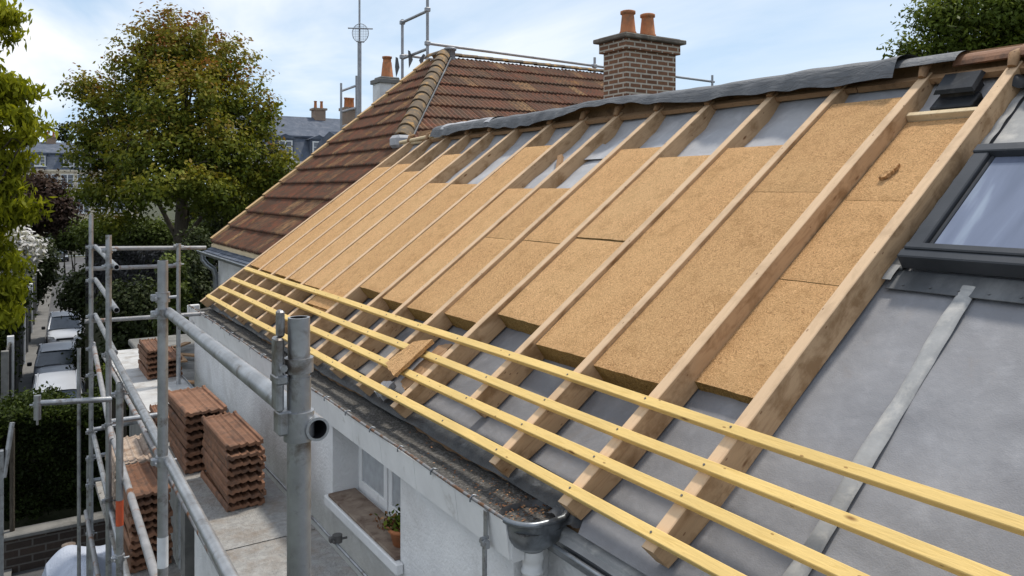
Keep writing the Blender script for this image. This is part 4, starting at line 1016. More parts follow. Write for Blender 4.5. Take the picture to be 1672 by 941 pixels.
def left_len(s):
    X = EXn + s * cos(th1)
    y0 = 10.75 if X < hipb.x else hipb.y + (X - hipb.x) * (Yh - hipb.y) / (Xr - hipb.x)
    return (y0, Yv)
tiled('left_roof_slope', (EXn, 0, EZn), Vector((0, 1, 0)), d1, n1v, left_len, 14, SLlen / 14, .215, nb)
th2 = math.atan(frs); d2v = Vector((0, cos(th2), sin(th2))); n2v = Vector((0, -sin(th2), cos(th2)))
FL = (Yh - 9.5) / cos(th2)
def front_len(s):
    Y = 9.5 + s * cos(th2); X = Xr + (Y - Yh) * (Xr - hipb.x) / (Yh - hipb.y)
    return (max(X, 5.4), 13.4)
tiled('front_roof_slope', (0, 9.5, Zr - (Yh - 9.5) * frs), Vector((1, 0, 0)), d2v, n2v, front_len, 13, FL / 13, .215, nb)
# solid under the tiles, rear slopes and walls
mb = MB()
mb.add([(EXn, 10.75, EZn - .03), (hipb.x, hipb.y - .05, hipb.z - .03), (Xr, Yh, Zr - .03), (Xr, Yv, Zr - .03), (EXn, Yv, EZn - .03)], [(0, 1, 2, 3, 4)])
mb.add([(Xr, Yh, Zr - .03), (hipb.x, hipb.y - .05, hipb.z - .03), (5.4, 9.5, Zr - (Yh - 9.5) * frs - .03), (13.4, 9.5, Zr - (Yh - 9.5) * frs - .03), (13.4, Yh, Zr - .03)], [(0, 1, 2, 3, 4)])
mb.add([(Xr, Yh, Zr - .02), (13.4, Yh, Zr - .02), (13.4, 19, -.2), (Xr + 3, 19, -.2), (Xr, Yv, Zr - .02)], [(0, 1, 2, 3, 4)])
mb.build('roof_core', M['rafter_old'], nb)
mb = MB(); mb.box(EXn + .05, EXn + .5, 10.8, Yv - .1, GZ, EZn + .1); mb.box(EXn + .5, 13.3, Yv - .4, Yv - .1, GZ, -1.0)
mb.prism([(EXn + .3, EZn + .1), (Xr, EZn + .1), (Xr, Zr - .08)], 'y', Yv - .35, Yv - .12); mb.box(13.1, 13.3, 9.6, Yv - .4, GZ, -.9)
mb.build('wall', M['render'], nb)
# verge: ochre mortar-bedded edge in short lengths
for k in range(14):
    a = SLlen * k / 14 + .005; b = SLlen * (k + 1) / 14 - .012; mb = MB()
    p = Vector((EXn, Yv, EZn)); q = [(a, -.03, -.05), (b, -.03, -.05), (b, .14, -.05), (a, .14, -.05), (a, -.03, .09), (b, -.03, .07), (b, .14, .07), (a, .14, .09)]
    mb.hexa([p + d1 * t[0] + Vector((0, 1, 0)) * t[1] + n1v * t[2] for t in q]); mb.build('verge_block', M['verge'], nb)
# hip tiles: half-round, overlapping, lichen-blotched
top_ = Vector((Xr, Yh, Zr)); Lh = hdir.length; nh = 12
for k in range(nh):
    a = hipb.lerp(top_, k / nh); b = hipb.lerp(top_, (k + 1.12) / nh); mb = MB()
    halfround(mb, a + Vector((0, 0, .05)), b + Vector((0, 0, .025)), .155, .02, arc=1.35); mb.build('hip_tile', M['hiptile'], nb)
for k in range(14):
    mb = MB(); x0 = Xr + k * .40; halfround(mb, (x0, Yh, Zr + .02), (x0 + .42, Yh, Zr + .035), .085, .02, arc=1.3); mb.build('ridge_tile', M['hiptile'], nb)
mb = MB(); halfround(mb, (Xr, Yh, Zr + .04), (Xr, Yv + .08, Zr + .05), .13, .02, arc=1.35); mb.build('ridge_tile', M['hiptile'], nb)
mb = MB(); mb.path([hipb + Vector((.15, -.02, .045)), top_ + Vector((.16, -.06, .04))], .022, 8); mb.build('lead_seam', M['lead_dark'], nb)
mb = MB(); p = hipb + Vector((-.05, -.03, .0)); mb.bbox(p.x - .14, p.x + .14, p.y - .22, p.y + .12, p.z - .08, p.z + .13, .05); mb.build('hip_end_mortar', M['memb_pale'], nb)
mb = MB(); mb.lathe([(.11, Zr - .1), (.11, Zr + .15), (.135, Zr + .15), (.14, Zr + .19), (.10, Zr + .21), (.001, Zr + .22)], (Xr + .12, Yh - .05, 0), 14); mb.build('flue', M['galv_far'], nb)
# eaves: boarding, slates, gutter and swan-neck pipe
mb = MB(); sl = .45
mb.hexa([(EXn - .06, 10.8, EZn - .10), (EXn + .10, 10.8, EZn - .02), (EXn + .10, Yv - .02, EZn - .02), (EXn - .06, Yv - .02, EZn - .10), (EXn - .06, 10.8, EZn - .04), (EXn + .10, 10.8, EZn + .04), (EXn + .10, Yv - .02, EZn + .04), (EXn - .06, Yv - .02, EZn - .04)]); mb.build('eaves_board', M['blond'], nb)
mb = MB(); jr = random.Random(4)
for r in range(3):
    for k in range(20):
        y0 = 10.8 + k * .235; x0 = EXn - .19 + r * .06; z0 = EZn - .175 + r * .034 + jr.uniform(-.004, .004)
        mb.hexa([(x0, y0, z0), (x0 + .13, y0, z0 + .045), (x0 + .13, y0 + .225, z0 + .045), (x0, y0 + .225, z0), (x0 - .004, y0, z0 + .014), (x0 + .13, y0, z0 + .058), (x0 + .13, y0 + .225, z0 + .058), (x0 - .004, y0 + .225, z0 + .014)])
mb.build('eaves_slates', M['slate'], nb)
mb = MB(); gy0, gy1 = 10.8, Yv + .15
mb.grid(lambda a, b: (EXn - .235 - .05 * cos(pi * a), gy0 + (gy1 - gy0) * b, EZn - .17 - .06 * sin(pi * a)), 10, 10); mb.path([(EXn - .285, gy0, EZn - .17), (EXn - .285, gy1, EZn - .165)], .012, 8)
gt = mb.build('gutter', M['zinc'], nb)
mb = MB(); mb.path([(EXn - .235, Yv - .1, EZn - .22), (EXn - .23, Yv - .1, EZn - .32), (EXn - .16, Yv - .15, EZn - .42), (EXn - .06, Yv - .2, EZn - .50), (EXn - .02, Yv - .2, EZn - .62), (EXn - .02, Yv - .2, -5)], .05, 12); mb.build('swan_neck', M['zinc'], gt)
# small chimney behind the verge
scm = MB(); p = at_y(632, 170, 17.2); cw = .26
scm.box(p.x - cw, p.x + cw, p.y - .2, p.y + .25, -1.2, at_y(632, 138, 17.2).z); sch = scm.build('chimney', M['render'], nb)
zt = at_y(632, 138, 17.2).z
mb = MB(); mb.bbox(p.x - cw - .05, p.x + cw + .05, p.y - .26, p.y + .3, zt, zt + .10, .01); mb.bbox(p.x - cw + .02, p.x + cw - .02, p.y - .2, p.y + .22, zt + .10, zt + .16, .02); mb.build('cap', M['concrete'], sch)
mb = MB(); mb.lathe([(.17, zt + .15), (.155, zt + .18), (.115, zt + .52), (.105, zt + .53), (.105, zt + .62), (.125, zt + .62), (.125, zt + .66), (.001, zt + .67)], (p.x, p.y, 0), 8); mb.build('chimney_pot', M['pot'], sch)

# roof scaffold beyond the ridge
rs_ = thing('roof_scaffold', (8.5, 16, GZ), 'thin scaffold guard rail rising above the tiled roof next door', 'scaffold')
def rt(u1, v1, u2, v2, Y, nm='rail', r=.035, Y2=None):
    mb = MB(); mb.tube(at_y(u1, v1, Y), at_y(u2, v2, Y2 or Y), r, 10); return mb.build(nm, M['galv_far'], rs_)
def rp(u, v, Y, z0=-1.0):
    p = at_y(u, v, Y); mb = MB(); mb.tube((p.x, p.y, z0), p, .035, 10); return mb.build('post', M['galv_far'], rs_)
rp(657, 32, 17.6); rp(698, -14, 16.2); rp(971, 94, 16.2); rp(1163, 123, 16.2)
rt(657, 37, 698, 18, 17.6, Y2=16.2); rt(657, 96, 698, 80, 17.6, Y2=16.2); rt(657, 137, 698, 118, 17.6, Y2=16.2)
rt(698, 71, 1166, 134, 16.2); rt(657, 90, 760, 104, 17.6)
mb = MB()
for (u, v, Y) in ((657, 37, 17.6), (657, 93, 17.6), (698, 71, 16.2), (698, 16, 16.2), (971, 108, 16.2)):
    p = at_y(u, v, Y); mb.bbox(p.x - .06, p.x + .06, p.y - .05, p.y + .05, p.z - .05, p.z + .05, .012)
mb.build('clamp', M['galv_far'], rs_)
rag = MB()
for (u, v, du, h) in ((646, 93, 2, 34), (666, 82, 4, 30), (691, 88, -4, 22)):
    a = at_y(u, v, 17.0); b = at_y(u + du, v + h * .5, 17.0); c = at_y(u + du * .4, v + h, 17.0)
    rag.add([a, a + Vector((.06, 0, -.02)), b + Vector((.08, .02, 0)), c, b + Vector((-.05, 0, 0))], [(0, 1, 2, 3, 4)])
rag.build('rag_strip', M['drape'], rs_)
# ladder-like tubes beside the mast
r2 = thing('distant_scaffold', (9, 22, GZ), 'small pair of scaffold tubes with short rungs behind the tiled verge', 'scaffold')
for (a, b, c, d) in ((557, 136, 557, 330), (582, 124, 582, 330), (557, 149, 582, 140), (557, 183, 582, 176), (557, 208, 582, 200)):
    mb = MB(); mb.tube(at_y(a, b, 22), at_y(c, d, 22), .035, 8); mb.build('post' if a == c else 'rung', M['galv_far'], r2)
# antenna mast
p = at_y(587, 215, 19)
am = thing('antenna_mast', (p.x, p.y, GZ), 'tall thin metal mast with a round wire mesh aerial', 'antenna')
mb = MB(); zt = at_y(587, 70, 19).z; mb.tube((p.x, p.y, GZ), (p.x, p.y, zt), .052, 12); mb.tube((p.x, p.y, zt), (p.x, p.y, at_y(587, -10, 19).z), .026, 10); mb.build('pole', M['galv_far'], am)
mb = MB(); c = at_y(587, 55, 19) + Vector((0, -.06, 0)); R_ = .21
rx = Vector((Rv[0], Rv[1], 0))
mb.path([c + rx * (R_ * cos(t * 2 * pi / 24)) + Vector((0, 0, R_ * 1.15 * sin(t * 2 * pi / 24))) for t in range(25)], .010, 6)
for q in range(-4, 5):
    xx = q * R_ / 5; hh = R_ * 1.15 * sqrt(max(0, 1 - (xx / R_) ** 2))
    mb.path([c + rx * xx + Vector((0, 0, -hh)), c + rx * xx + Vector((0, 0, hh))], .004, 4); hh2 = R_ * sqrt(max(0, 1 - (xx / R_) ** 2)); mb.path([c + Vector((0, 0, xx)) - rx * hh2, c + Vector((0, 0, xx)) + rx * hh2], .004, 4)
mb.tube(c - rx * .32 + Vector((0, 0, .13)), c + rx * .32 + Vector((0, 0, .11)), .018, 8); mb.tube(c - rx * .10 + Vector((0, 0, -.21)), c + rx * .10 + Vector((0, 0, -.23)), .02, 8)
mb.build('aerial', M['galv_far'], am)

# =================================================================== GROUND AND STREET
def sheet(name, pts, z, mat, kind='structure'):
    mb = MB(); mb.add([(p[0], p[1], z) for p in pts], [tuple(range(len(pts)))]); o = mb.build(name, M[mat]); o['kind'] = kind; return o
sheet('ground', [(-900, -300), (1200, -300), (1200, 1500), (-900, 1500)], GZ - .01, 'soil')
def sx(Y): return 2.15 + (Y - 35) * .052       # street centre line
def strip(w0, w1, Ya, Yb): return [(sx(Ya) + w0, Ya), (sx(Ya) + w1, Ya), (sx(Yb) + w1, Yb), (sx(Yb) + w0, Yb)]
sheet('street', strip(-1.35, 3.4, -20, 111), GZ + .004, 'asphalt')
mb = MB()
for (a, b, nm) in ((-2.1, -1.35, 0), (3.4, 4.6, 1)):
    q = strip(a, b, -20, 111); mb.hexa([(x, y, GZ) for x, y in q] + [(x, y, GZ + .12) for x, y in q])
o = mb.build('pavement', M['pave']); o['kind'] = 'structure'

# fence / garden wall running along the left of the street, panels between pilasters
fc = thing('street_fence', (sx(45) - 2.1, 45, GZ), 'dark boarded fence with pale posts along the left of the street', 'fence')
fy = [31 + 3.1 * k for k in range(20)]
for k in range(len(fy) - 1):
    a, b = fy[k], fy[k + 1]; xa, xb = sx(a) - 2.1, sx(b) - 2.1; H = 2.75
    mb = MB(); mb.hexa([(xa - .06, a, GZ), (xa, a, GZ), (xb, b, GZ), (xb - .06, b, GZ), (xa - .06, a, GZ + H), (xa, a, GZ + H), (xb, b, GZ + H), (xb - .06, b, GZ + H)])
    for q in range(9):
        t = (q + .5) / 9; x = xa + (xb - xa) * t; y = a + (b - a) * t
        mb.box(x, x + .03, y - .05, y + .05, GZ + .05, GZ + H - .05)
    mb.build('fence_panel', M['fence'], fc)
    mb = MB(); mb.bbox(xa - .12, xa + .10, a - .13, a + .13, GZ, GZ + H + .2, .01); mb.build('fence_post', M['white'] if k % 3 == 1 else M['concrete'], fc)

# cars, facing the camera
def car(label, u, v, t, body, glass, van=False, W=1.74, L=4.1, H=1.45, rz=0., hoodz=.92):
    g = at_t(u, v, t); g.z = GZ
    root = thing('parked_car', (g.x, g.y, GZ + .004), label, 'car', 'cars parked along the street')
    hw = W / 2
    # stations from nose (y=0) to tail (y=L)
    st = [(0, .62, .30, .52), (.06, .80, .24, .66), (.25, .90, .20, .76), (.95, .97, .20, hoodz), (1.5, 1, .20, hoodz + .05), (L * .6, 1, .20, hoodz + .06), (L - .35, .98, .22, hoodz + .04), (L - .05, .90, .28, hoodz), (L, .8, .35, hoodz - .1)]
    vs = []; K = 12
    for (y, wf, zb, zt) in st:
        w = hw * wf
        prof = [(-w * .82, zb), (-w * .97, zb + .12), (-w, (zb + zt) / 2), (-w * .97, zt - .10), (-w * .88, zt - .02), (-w * .45, zt + .02), (w * .45, zt + .02), (w * .88, zt - .02), (w * .97, zt - .10), (w, (zb + zt) / 2), (w * .97, zb + .12), (w * .82, zb)]
        vs += [(x, y - L / 2, z) for x, z in prof]
    n = len(st); fs = [(k * K + q, k * K + (q + 1) % K, (k + 1) * K + (q + 1) % K, (k + 1) * K + q) for k in range(n - 1) for q in range(K)]
    fs += [tuple(range(K)), tuple((n - 1) * K + q for q in range(K))]
    mb = MB(); mb.add(vs, fs, 0, True); bd_ = mb.build('body', M[body], root, local=True)
    sb = bd_.modifiers.new('s', 'SUBSURF'); sb.levels = 1; sb.render_levels = 1
    # glasshouse: windscreen base, roof front, roof rear, tail
    yb0, yr0, yr1, yb1 = (1.0, 1.75, L - .35, L - .08) if not van else (.75, 1.25, L - .2, L - .05)
    zb = hoodz + .03; ww = hw * .88; wt = hw * .72
    base = [(-ww, yb0), (ww, yb0), (ww * 1.0, yb1), (-ww, yb1)]; topp = [(-wt, yr0), (wt, yr0), (wt, yr1), (-wt, yr1)]
    mb = MB(); q = [(x, y - L / 2, zb) for x, y in base] + [(x, y - L / 2, H - .04) for x, y in topp]; mb.hexa(q)
    mb.build('window_glass', M[glass], root, local=True)
    # roof skin and pillars
    mb = MB()
    def roof(a, b):
        y = yr0 - .05 + (yr1 - yr0 + .1) * b; x = (wt + .035) * (2 * a - 1); c = 1 - (2 * a - 1) ** 4
        return (x, y - L / 2, H - .06 + .065 * c * (.55 + .45 * sin(pi * (.1 + .8 * b))))
    mb.grid(roof, 12, 12); mb.build('roof', M[body], root, local=True)
    mb = MB()
    for s in (-1, 1):
        mb.path([(s * ww, yb0 - L / 2, zb), (s * (wt + .02), yr0 - L / 2, H - .05)], .045, 6); mb.path([(s * ww, yb1 - L / 2, zb), (s * (wt + .02), yr1 - L / 2, H - .05)], .06, 6)
        mb.path([(s * (ww + .0), (yb0 + yb1) / 2 - L / 2, zb), (s * (wt + .02), (yr0 + yr1) / 2 - L / 2, H - .05)], .035, 6)
        mb.path([(s * (wt - .02), yr0 - L / 2, H - .01), (s * (wt - .02), yr1 - L / 2, H - .01)], .018, 6)
    mb.build('pillar', M[body], root, local=True)
    for s in (-1, 1):
        mb = MB(); mb.hexa([(s * hw * .52, -L / 2 - .005, .60), (s * hw * .86, -L / 2 + .10, .60), (s * hw * .90, -L / 2 + .2, .60), (s * hw * .52, -L / 2 + .1, .60), (s * hw * .56, -L / 2 + .02, .70), (s * hw * .88, -L / 2 + .16, .74), (s * hw * .90, -L / 2 + .4, .76), (s * hw * .58, -L / 2 + .2, .73)])
        mb.build('headlight', M['lamp'], root, local=True)
        mb = MB(); mb.bbox(s * (hw + .03) if s > 0 else -(hw + .21), (hw + .21) if s > 0 else -(hw + .03), yb0 + .25 - L / 2, yb0 + .38 - L / 2, hoodz + .02, hoodz + .18, .03); mb.build('mirror', M['black'], root, local=True)
        for y in (.78, L - .75):
            mb = MB(); mb.tube((s * (hw - .20), y - L / 2, .31), (s * (hw + .005), y - L / 2, .31), .31, 22); wh = mb.build('wheel', M['rubber'], root, local=True)
            mb = MB(); mb.tube((s * (hw + .004), y - L / 2, .31), (s * (hw + .012), y - L / 2, .31), .19, 16); rr = mb.build('rim', M['galv'], None, local=True); rr.parent = wh
    mb = MB(); mb.bbox(-hw * .45, hw * .45, -L / 2 - .012, -L / 2 + .03, .50, .62, .01); mb.bbox(-hw * .72, hw * .72, -L / 2 - .012, -L / 2 + .04, .26, .38, .01); mb.build('grille', M['black'], root, local=True)
    mb = MB(); mb.bbox(-.26, .26, -L / 2 - .03, -L / 2 - .013, .40, .50, .003); mb.build('number_plate', M['paper'], root, local=True)
    mb = MB(); mb.box(-ww * .6, ww * .2, yb0 + .02 - L / 2, yb0 + .035 - L / 2, zb + .01, zb + .03); mb.build('wiper', M['black'], root, local=True)
    root.rotation_euler = (0, 0, rz)
    return root
car('farthest silver car in the street, half under a dark bush', 106, 545, 42.3, 'silver', 'carglass', rz=-.05, H=1.55)
car('grey hatchback in the street between the two other parked cars', 93, 600, 33.7, 'silver2', 'carglass', rz=-.05)
car('nearest silver van in the street, roof just above the hedge', 93, 672, 26.2, 'silver', 'carglass', van=True, H=1.80, hoodz=1.02, W=1.72, L=4.4, rz=-.05)
# car far down the street
car('dark car at the far end of the street by the gate', 97, 416, 92, 'black', 'carglass', W=1.8, rz=0)

# =================================================================== DISTANT BUILDINGS
def facade(name, label, x0, x1, Y, zg, zeave, zroof, zbreak, wins, dorm, wallm, depth=9, chims=(), storeyz=()):
    b = thing(name, ((x0 + x1) / 2, Y + depth / 2, zg), label, 'building', None)
    mb = MB(); mb.box(x0, x1, Y, Y + depth, zg, zeave)
    for z in storeyz: mb.box(x0 - .05, x1 + .05, Y - .08, Y + .02, z, z + .22)
    mb.box(x0 - .15, x1 + .15, Y - .25, Y - .0, zeave - .12, zeave + .12)
    mb.build('wall', M[wallm], b)
    mb = MB(); mb.prism([(Y - .2, zeave + .12), (Y + .9, zbreak), (Y + depth / 2, zroof), (Y + depth - .9, zbreak), (Y + depth + .2, zeave + .12)], 'x', x0, x1)
    mb.box(x0, x1, Y + .72, Y + .92, zbreak - .04, zbreak + .10)
    mb.build('roof', M['slate'], b)
    for (cx, w, z0, h) in wins: window(b, cx, Y, z0, w, h, 0)
    for (cx, w, z0, h) in dorm:
        d = MB(); d.box(cx - w / 2 - .18, cx + w / 2 + .18, Y + .05, Y + 1.4, z0 - .1, z0 + h + .15)
        d.prism([(cx - w / 2 - .35, z0 + h + .15), (cx + w / 2 + .35, z0 + h + .15), (cx, z0 + h + .55)], 'y', Y - .05, Y + 1.6)
        dm = d.build('dormer', M['slate'], b); window(dm, cx, Y + .04, z0, w, h, 0)
    for (cx, w, z0, z1, npots) in chims:
        c = MB(); c.box(cx - w / 2, cx + w / 2, Y + depth / 2 - .5, Y + depth / 2 + .5, z0, z1); c.box(cx - w / 2 - .12, cx + w / 2 + .12, Y + depth / 2 - .62, Y + depth / 2 + .62, z1, z1 + .18)
        co = c.build('chimney', M['brick'], b)
        for q in range(npots):
            mb = MB(); xx = cx - w * .28 + w * .56 * (q / max(1, npots - 1) if npots > 1 else .5); mb.lathe([(.15, z1 + .18), (.12, z1 + .75), (.15, z1 + .77), (.15, z1 + .85)], (xx, Y + depth / 2, 0), 8); mb.build('chimney_pot', M['pot'], co)
    return b
def window(parent, cx, Y, z0, w, h, _):
    mb = MB(); f = .11
    mb.box(cx - w / 2, cx + w / 2, Y - .10, Y - .02, z0, z0 + f); mb.box(cx - w / 2, cx + w / 2, Y - .10, Y - .02, z0 + h - f, z0 + h)
    mb.box(cx - w / 2, cx - w / 2 + f, Y - .10, Y - .02, z0 + f, z0 + h - f); mb.box(cx + w / 2 - f, cx + w / 2, Y - .10, Y - .02, z0 + f, z0 + h - f)
    mb.box(cx - .06, cx + .06, Y - .10, Y - .02, z0 + f, z0 + h - f)
    for q in (1, 2): mb.box(cx - w / 2 + f, cx + w / 2 - f, Y - .08, Y - .03, z0 + h * q / 3 - .025, z0 + h * q / 3 + .025)
    mb.box(cx - w / 2 - .1, cx + w / 2 + .1, Y - .2, Y - .0, z0 - .10, z0 - .002)
    o = mb.build('window', M['white'], parent)
    mb = MB(); mb.box(cx - w / 2 + f * .5, cx + w / 2 - f * .5, Y - .055, Y - .045, z0 + f * .5, z0 + h - f * .5); mb.build('pane', M['winpane'], o)
# left one, about 105 m off
Y1 = 118.0
def WX_(u, Y): return at_y(u, 312, Y).x
def WZ_(u, v, Y): return at_y(u, v, Y).z
x0, x1 = WX_(20, Y1), WX_(230, Y1)
ze = WZ_(110, 279, Y1); wins = []; dorm = []
for u in (57, 84, 110, 136, 166, 196): wins.append((WX_(u, Y1), 1.5, WZ_(110, 308, Y1), 1.9)); wins.append((WX_(u, Y1), 1.5, WZ_(110, 349, Y1), 2.1)); wins.append((WX_(u, Y1), 1.5, WZ_(110, 388, Y1), 2.1))
for u in (65, 112, 135, 175): dorm.append((WX_(u, Y1 + .5), 1.25, WZ_(110, 272, Y1), 1.35))
facade('apartment_building', 'cream stone building with slate mansard roof at the far end of the street', x0, x1, Y1, GZ, ze, WZ_(110, 233, Y1 + 4), WZ_(110, 251, Y1), wins, dorm, 'cream', 9, [(WX_(83, Y1 + 4), 1.2, 3, WZ_(110, 226, Y1 + 4), 2)], [WZ_(110, 318, Y1), WZ_(110, 362, Y1)])
Y2 = 64.0
x0, x1 = WX_(375, Y2), WX_(640, Y2); ze = WZ_(470, 266, Y2)
wins = [(WX_(u, Y2), 1.3, WZ_(470, 318, Y2), 1.7) for u in (412, 466, 521, 575)]
dorm = [(WX_(u, Y2), 1.15, WZ_(470, 259, Y2), 1.5) for u in (412, 466, 521)]
facade('mansion', 'pale building with blue slate roof and white dormers behind the tiled verge', x0, x1, Y2, GZ, ze, WZ_(470, 190, Y2 + 4.5), WZ_(470, 222, Y2), wins, dorm, 'cream2', 9, [(WX_(523, Y2 + 4), 1.0, 3, WZ_(523, 180, Y2 + 4), 2)], [])
# house whose roof and chimney peep out beside the mast
Y3 = 46.0
facade('far_house', 'small distant house with slate roof and three chimney pots beside the mast', WX_(565, Y3), WX_(640, Y3), Y3, GZ, WZ_(590, 250, Y3), WZ_(590, 217, Y3 + 3), WZ_(590, 226, Y3), [(WX_(590, Y3), 1.0, WZ_(590, 262, Y3), 1.1)], [], 'cream2', 6, [(WX_(570, Y3 + 3), .75, 2, WZ_(570, 181, Y3 + 3), 3)])
# gateway at street end
gt = thing('street_gate', (sx(108), 109, GZ), 'dark gateway with pale pillars and white barrier closing the street', 'gate')
for w in (-2.6, -1.0, 3.2): mb = MB(); mb.bbox(sx(109) + w - .25, sx(109) + w + .25, 108.8, 109.3, GZ, GZ + 2.4, .03); mb.build('pillar', M['cream2'], gt)
mb = MB(); mb.box(sx(109) - .75, sx(109) + 2.9, 109, 109.06, GZ + .3, GZ + .42); mb.box(sx(109) - .75, sx(109) + 2.9, 109, 109.06, GZ + 1.1, GZ + 1.22); mb.build('barrier', M['white'], gt)

# low annexe roof beyond the scaffold with debris
an = thing('annexe', (2.7, 14, GZ), 'low grey flat-roofed annexe beyond the end of the white house', 'annexe')
mb = MB(); mb.box(1.95, 3.3, 11.05, 16.5, GZ, -2.98); mb.build('wall', M['concrete'], an)
mb = MB(); mb.bbox(1.9, 3.4, 11.0, 16.6, -2.97, -2.86, .02); mb.build('roof', M['concrete'], an)
jr = random.Random(8)
for k in range(12):
    x, y = jr.uniform(2.05, 2.9), jr.uniform(11.3, 15); a = jr.uniform(-.9, .9); L = jr.uniform(.5, 1.3)
    mb = MB(); z = -2.855 + .032 * (k % 4); mb.bbox(-L / 2, L / 2, -.06, .06, 0, .028, .003)
    o = mb.build('loose_plank', M['rafter_old'] if k % 3 else M['rafter'], matrix=Matrix.Translation((x, y, z)) @ Matrix.Rotation(a + pi / 2, 4, 'Z'))
    tag(o, 'old timber plank dropped among others on the flat grey annexe roof', 'plank', 'loose planks on the annexe roof')
# low garden planter walls near the deck end
pl = thing('planter', (1.9, 17.5, GZ), 'low grey garden wall topped with green plants behind the far deck', 'planter')
mb = MB(); mb.bbox(2.0, 3.3, 17.0, 17.3, GZ, -4.35, .02); mb.build('wall', M['concrete'], pl)
C = np.stack([RNG.uniform(2.0, 3.3, 900), RNG.normal(17.3, .15, 900), -4.3 + np.abs(RNG.normal(0, .22, 900))], 1); leaf_object('plants', M['leaf_mid'], pl, C, .12, RNG.uniform(.2, 1, 900), .5)

# garden brick wall and things in the bottom left corner
gw = thing('garden_wall', (0.2, 20.2, GZ), 'dark brick garden wall with stone coping below the hedge', 'garden wall')
mb = MB(); mb.box(-6, 4.5, 20.0, 20.3, GZ, -7.55); mb.build('wall', M['brick_dark'], gw)
mb = MB(); mb.bbox(-6, 4.5, 19.93, 20.37, -7.55, -7.45, .02); mb.build('coping', M['concrete'], gw)
tp = thing('covered_pile', (1.1, 15.6, GZ), 'blue grey tarpaulin draped over a pile beside the scaffold', 'tarpaulin')
mb = MB()
def tarp(a, b):
    x = .35 + 1.9 * a; y = 13.4 + 3.6 * b
    e = min(a, 1 - a, b, 1 - b); z = -6.95 + .35 * (1 - abs(2 * a - 1)) + .09 * sin(a * 13 + b * 5) + .07 * sin(b * 17 - a * 6)
    if e < .02: z = GZ + .05
    elif e < .10: z -= (0.10 - e) * 5
    return (x, y, z)
mb.grid(tarp, 40, 50, smooth=False); mb.build('tarpaulin', M['tarp'], tp)
mb = MB(); p = at_t(112, 905, 14.6); mb.lathe([(.001, 0), (.12, .01), (.12, .05), (.05, .07), (.001, .075)], (p.x, p.y, -6.7), 12); mb.build('weight', M['stone'], tp)
gp = thing('iron_gate_post', (at_t(3, 830, 9).x, at_t(3, 830, 9).y, GZ), 'blue grey steel post at the left edge with a slanting stay', 'post')
p = at_t(2, 735, 9); mb = MB(); mb.bbox(p.x - .06, p.x + .025, p.y - .04, p.y + .04, GZ, p.z, .006); mb.build('post', M['galv'], gp)
mb = MB(); mb.tube(at_t(6, 780, 9), at_t(20, 690, 9.1), .028, 8); mb.build('stay', M['galv'], gp)
p = at_t(20, 700, 17); q = thing('wooden_stake', (p.x, p.y, GZ), 'grey wooden stake standing against the hedge', 'stake')
mb = MB(); mb.tube((p.x, p.y, GZ), p, .05, 8); mb.build('stake', M['bark'], q)

# =================================================================== VEGETATION
def base_of(u, t): p = at_t(u, 400, t); return Vector((p.x, p.y, GZ))
# the big chestnut
T = 36
lob = px_lobes([(290, 70, 75, 60), (240, 110, 60, 60, -1), (345, 105, 70, 62, 1), (215, 175, 62, 62), (385, 165, 62, 62), (300, 170, 80, 75, -2), (165, 165, 45, 38), (135, 140, 30, 26),
                (430, 215, 34, 40), (180, 245, 55, 55), (250, 250, 75, 65, -3), (345, 245, 75, 65, -2), (410, 255, 48, 50), (150, 215, 35, 40), (205, 315, 55, 55), (290, 305, 85, 34, -4), (375, 320, 70, 50), (180, 360, 40, 30),
                (435, 300, 34, 42), (128, 255, 20, 22), (450, 270, 30, 40), (150, 310, 34, 34), (110, 150, 18, 16), (440, 180, 18, 22)], T)
b = base_of(300, T)
tree('chestnut_tree', 'large rounded chestnut tree turning rust at its crown', 'tree', lob, b, at_t(298, 60, T), .42, M['leaf_big'], 1500, 36, .24, .19, shell=.2, nbr=34, redtop=.34, boost=.07)
# near branch-laden tree at the left edge
T = 12
lob = px_lobes([(-50, 30, 60, 50), (5, 28, 24, 14), (8, 58, 24, 9), (0, 8, 18, 10), (-50, 100, 45, 50), (-20, 140, 34, 30), (20, 140, 40, 14), (40, 152, 22, 7), (-20, 180, 45, 30), (35, 192, 34, 9), (62, 212, 18, 7), (30, 222, 34, 10), (-20, 240, 50, 36), (20, 262, 32, 12), (-30, 300, 50, 36), (5, 300, 26, 18), (-10, 340, 50, 24), (48, 334, 24, 10), (20, 350, 34, 14), (-30, 400, 40, 40), (20, 430, 30, 12), (-20, 480, 44, 40), (14, 470, 28, 16), (10, 515, 30, 16)], T)
tree('maple_tree', 'bright yellow green tree leaning in from the left edge', 'tree', lob, at_t(-190, 312, T) * 1 + Vector((0, 0, GZ)), at_t(-170, 40, T), .22, M['leaf_yellow'], 620, 30, .085, .135, aspect=.34, shell=.1, nbr=24, boost=.16, droop=1.2, up=.15)
lob = px_lobes([(12, 400, 34, 30), (40, 410, 26, 20), (0, 450, 26, 26), (30, 440, 18, 14)], 15)
bush('blossom_shrub', 'shrub covered in white blossom under the yellow green tree', 'shrub', lob, M['blossom'], 260, 12, .10, .11, boost=.25, aspect=.5, core=False)
T = 60
lob = px_lobes([(70, 325, 42, 38), (45, 310, 32, 30), (95, 345, 28, 26), (60, 360, 45, 26), (30, 345, 26, 30)], T)
tree('copper_tree', 'dark copper-leaved tree in front of the cream building', 'tree', lob, base_of(65, T), at_t(65, 300, T), .3, M['leaf_red'], 420, 30, .38, .30, shell=.3, nbr=8)
lob = px_lobes([(105, 215, 5, 14), (105, 226, 14, 6), (118, 205, 10, 4), (97, 207, 9, 3)], 135)
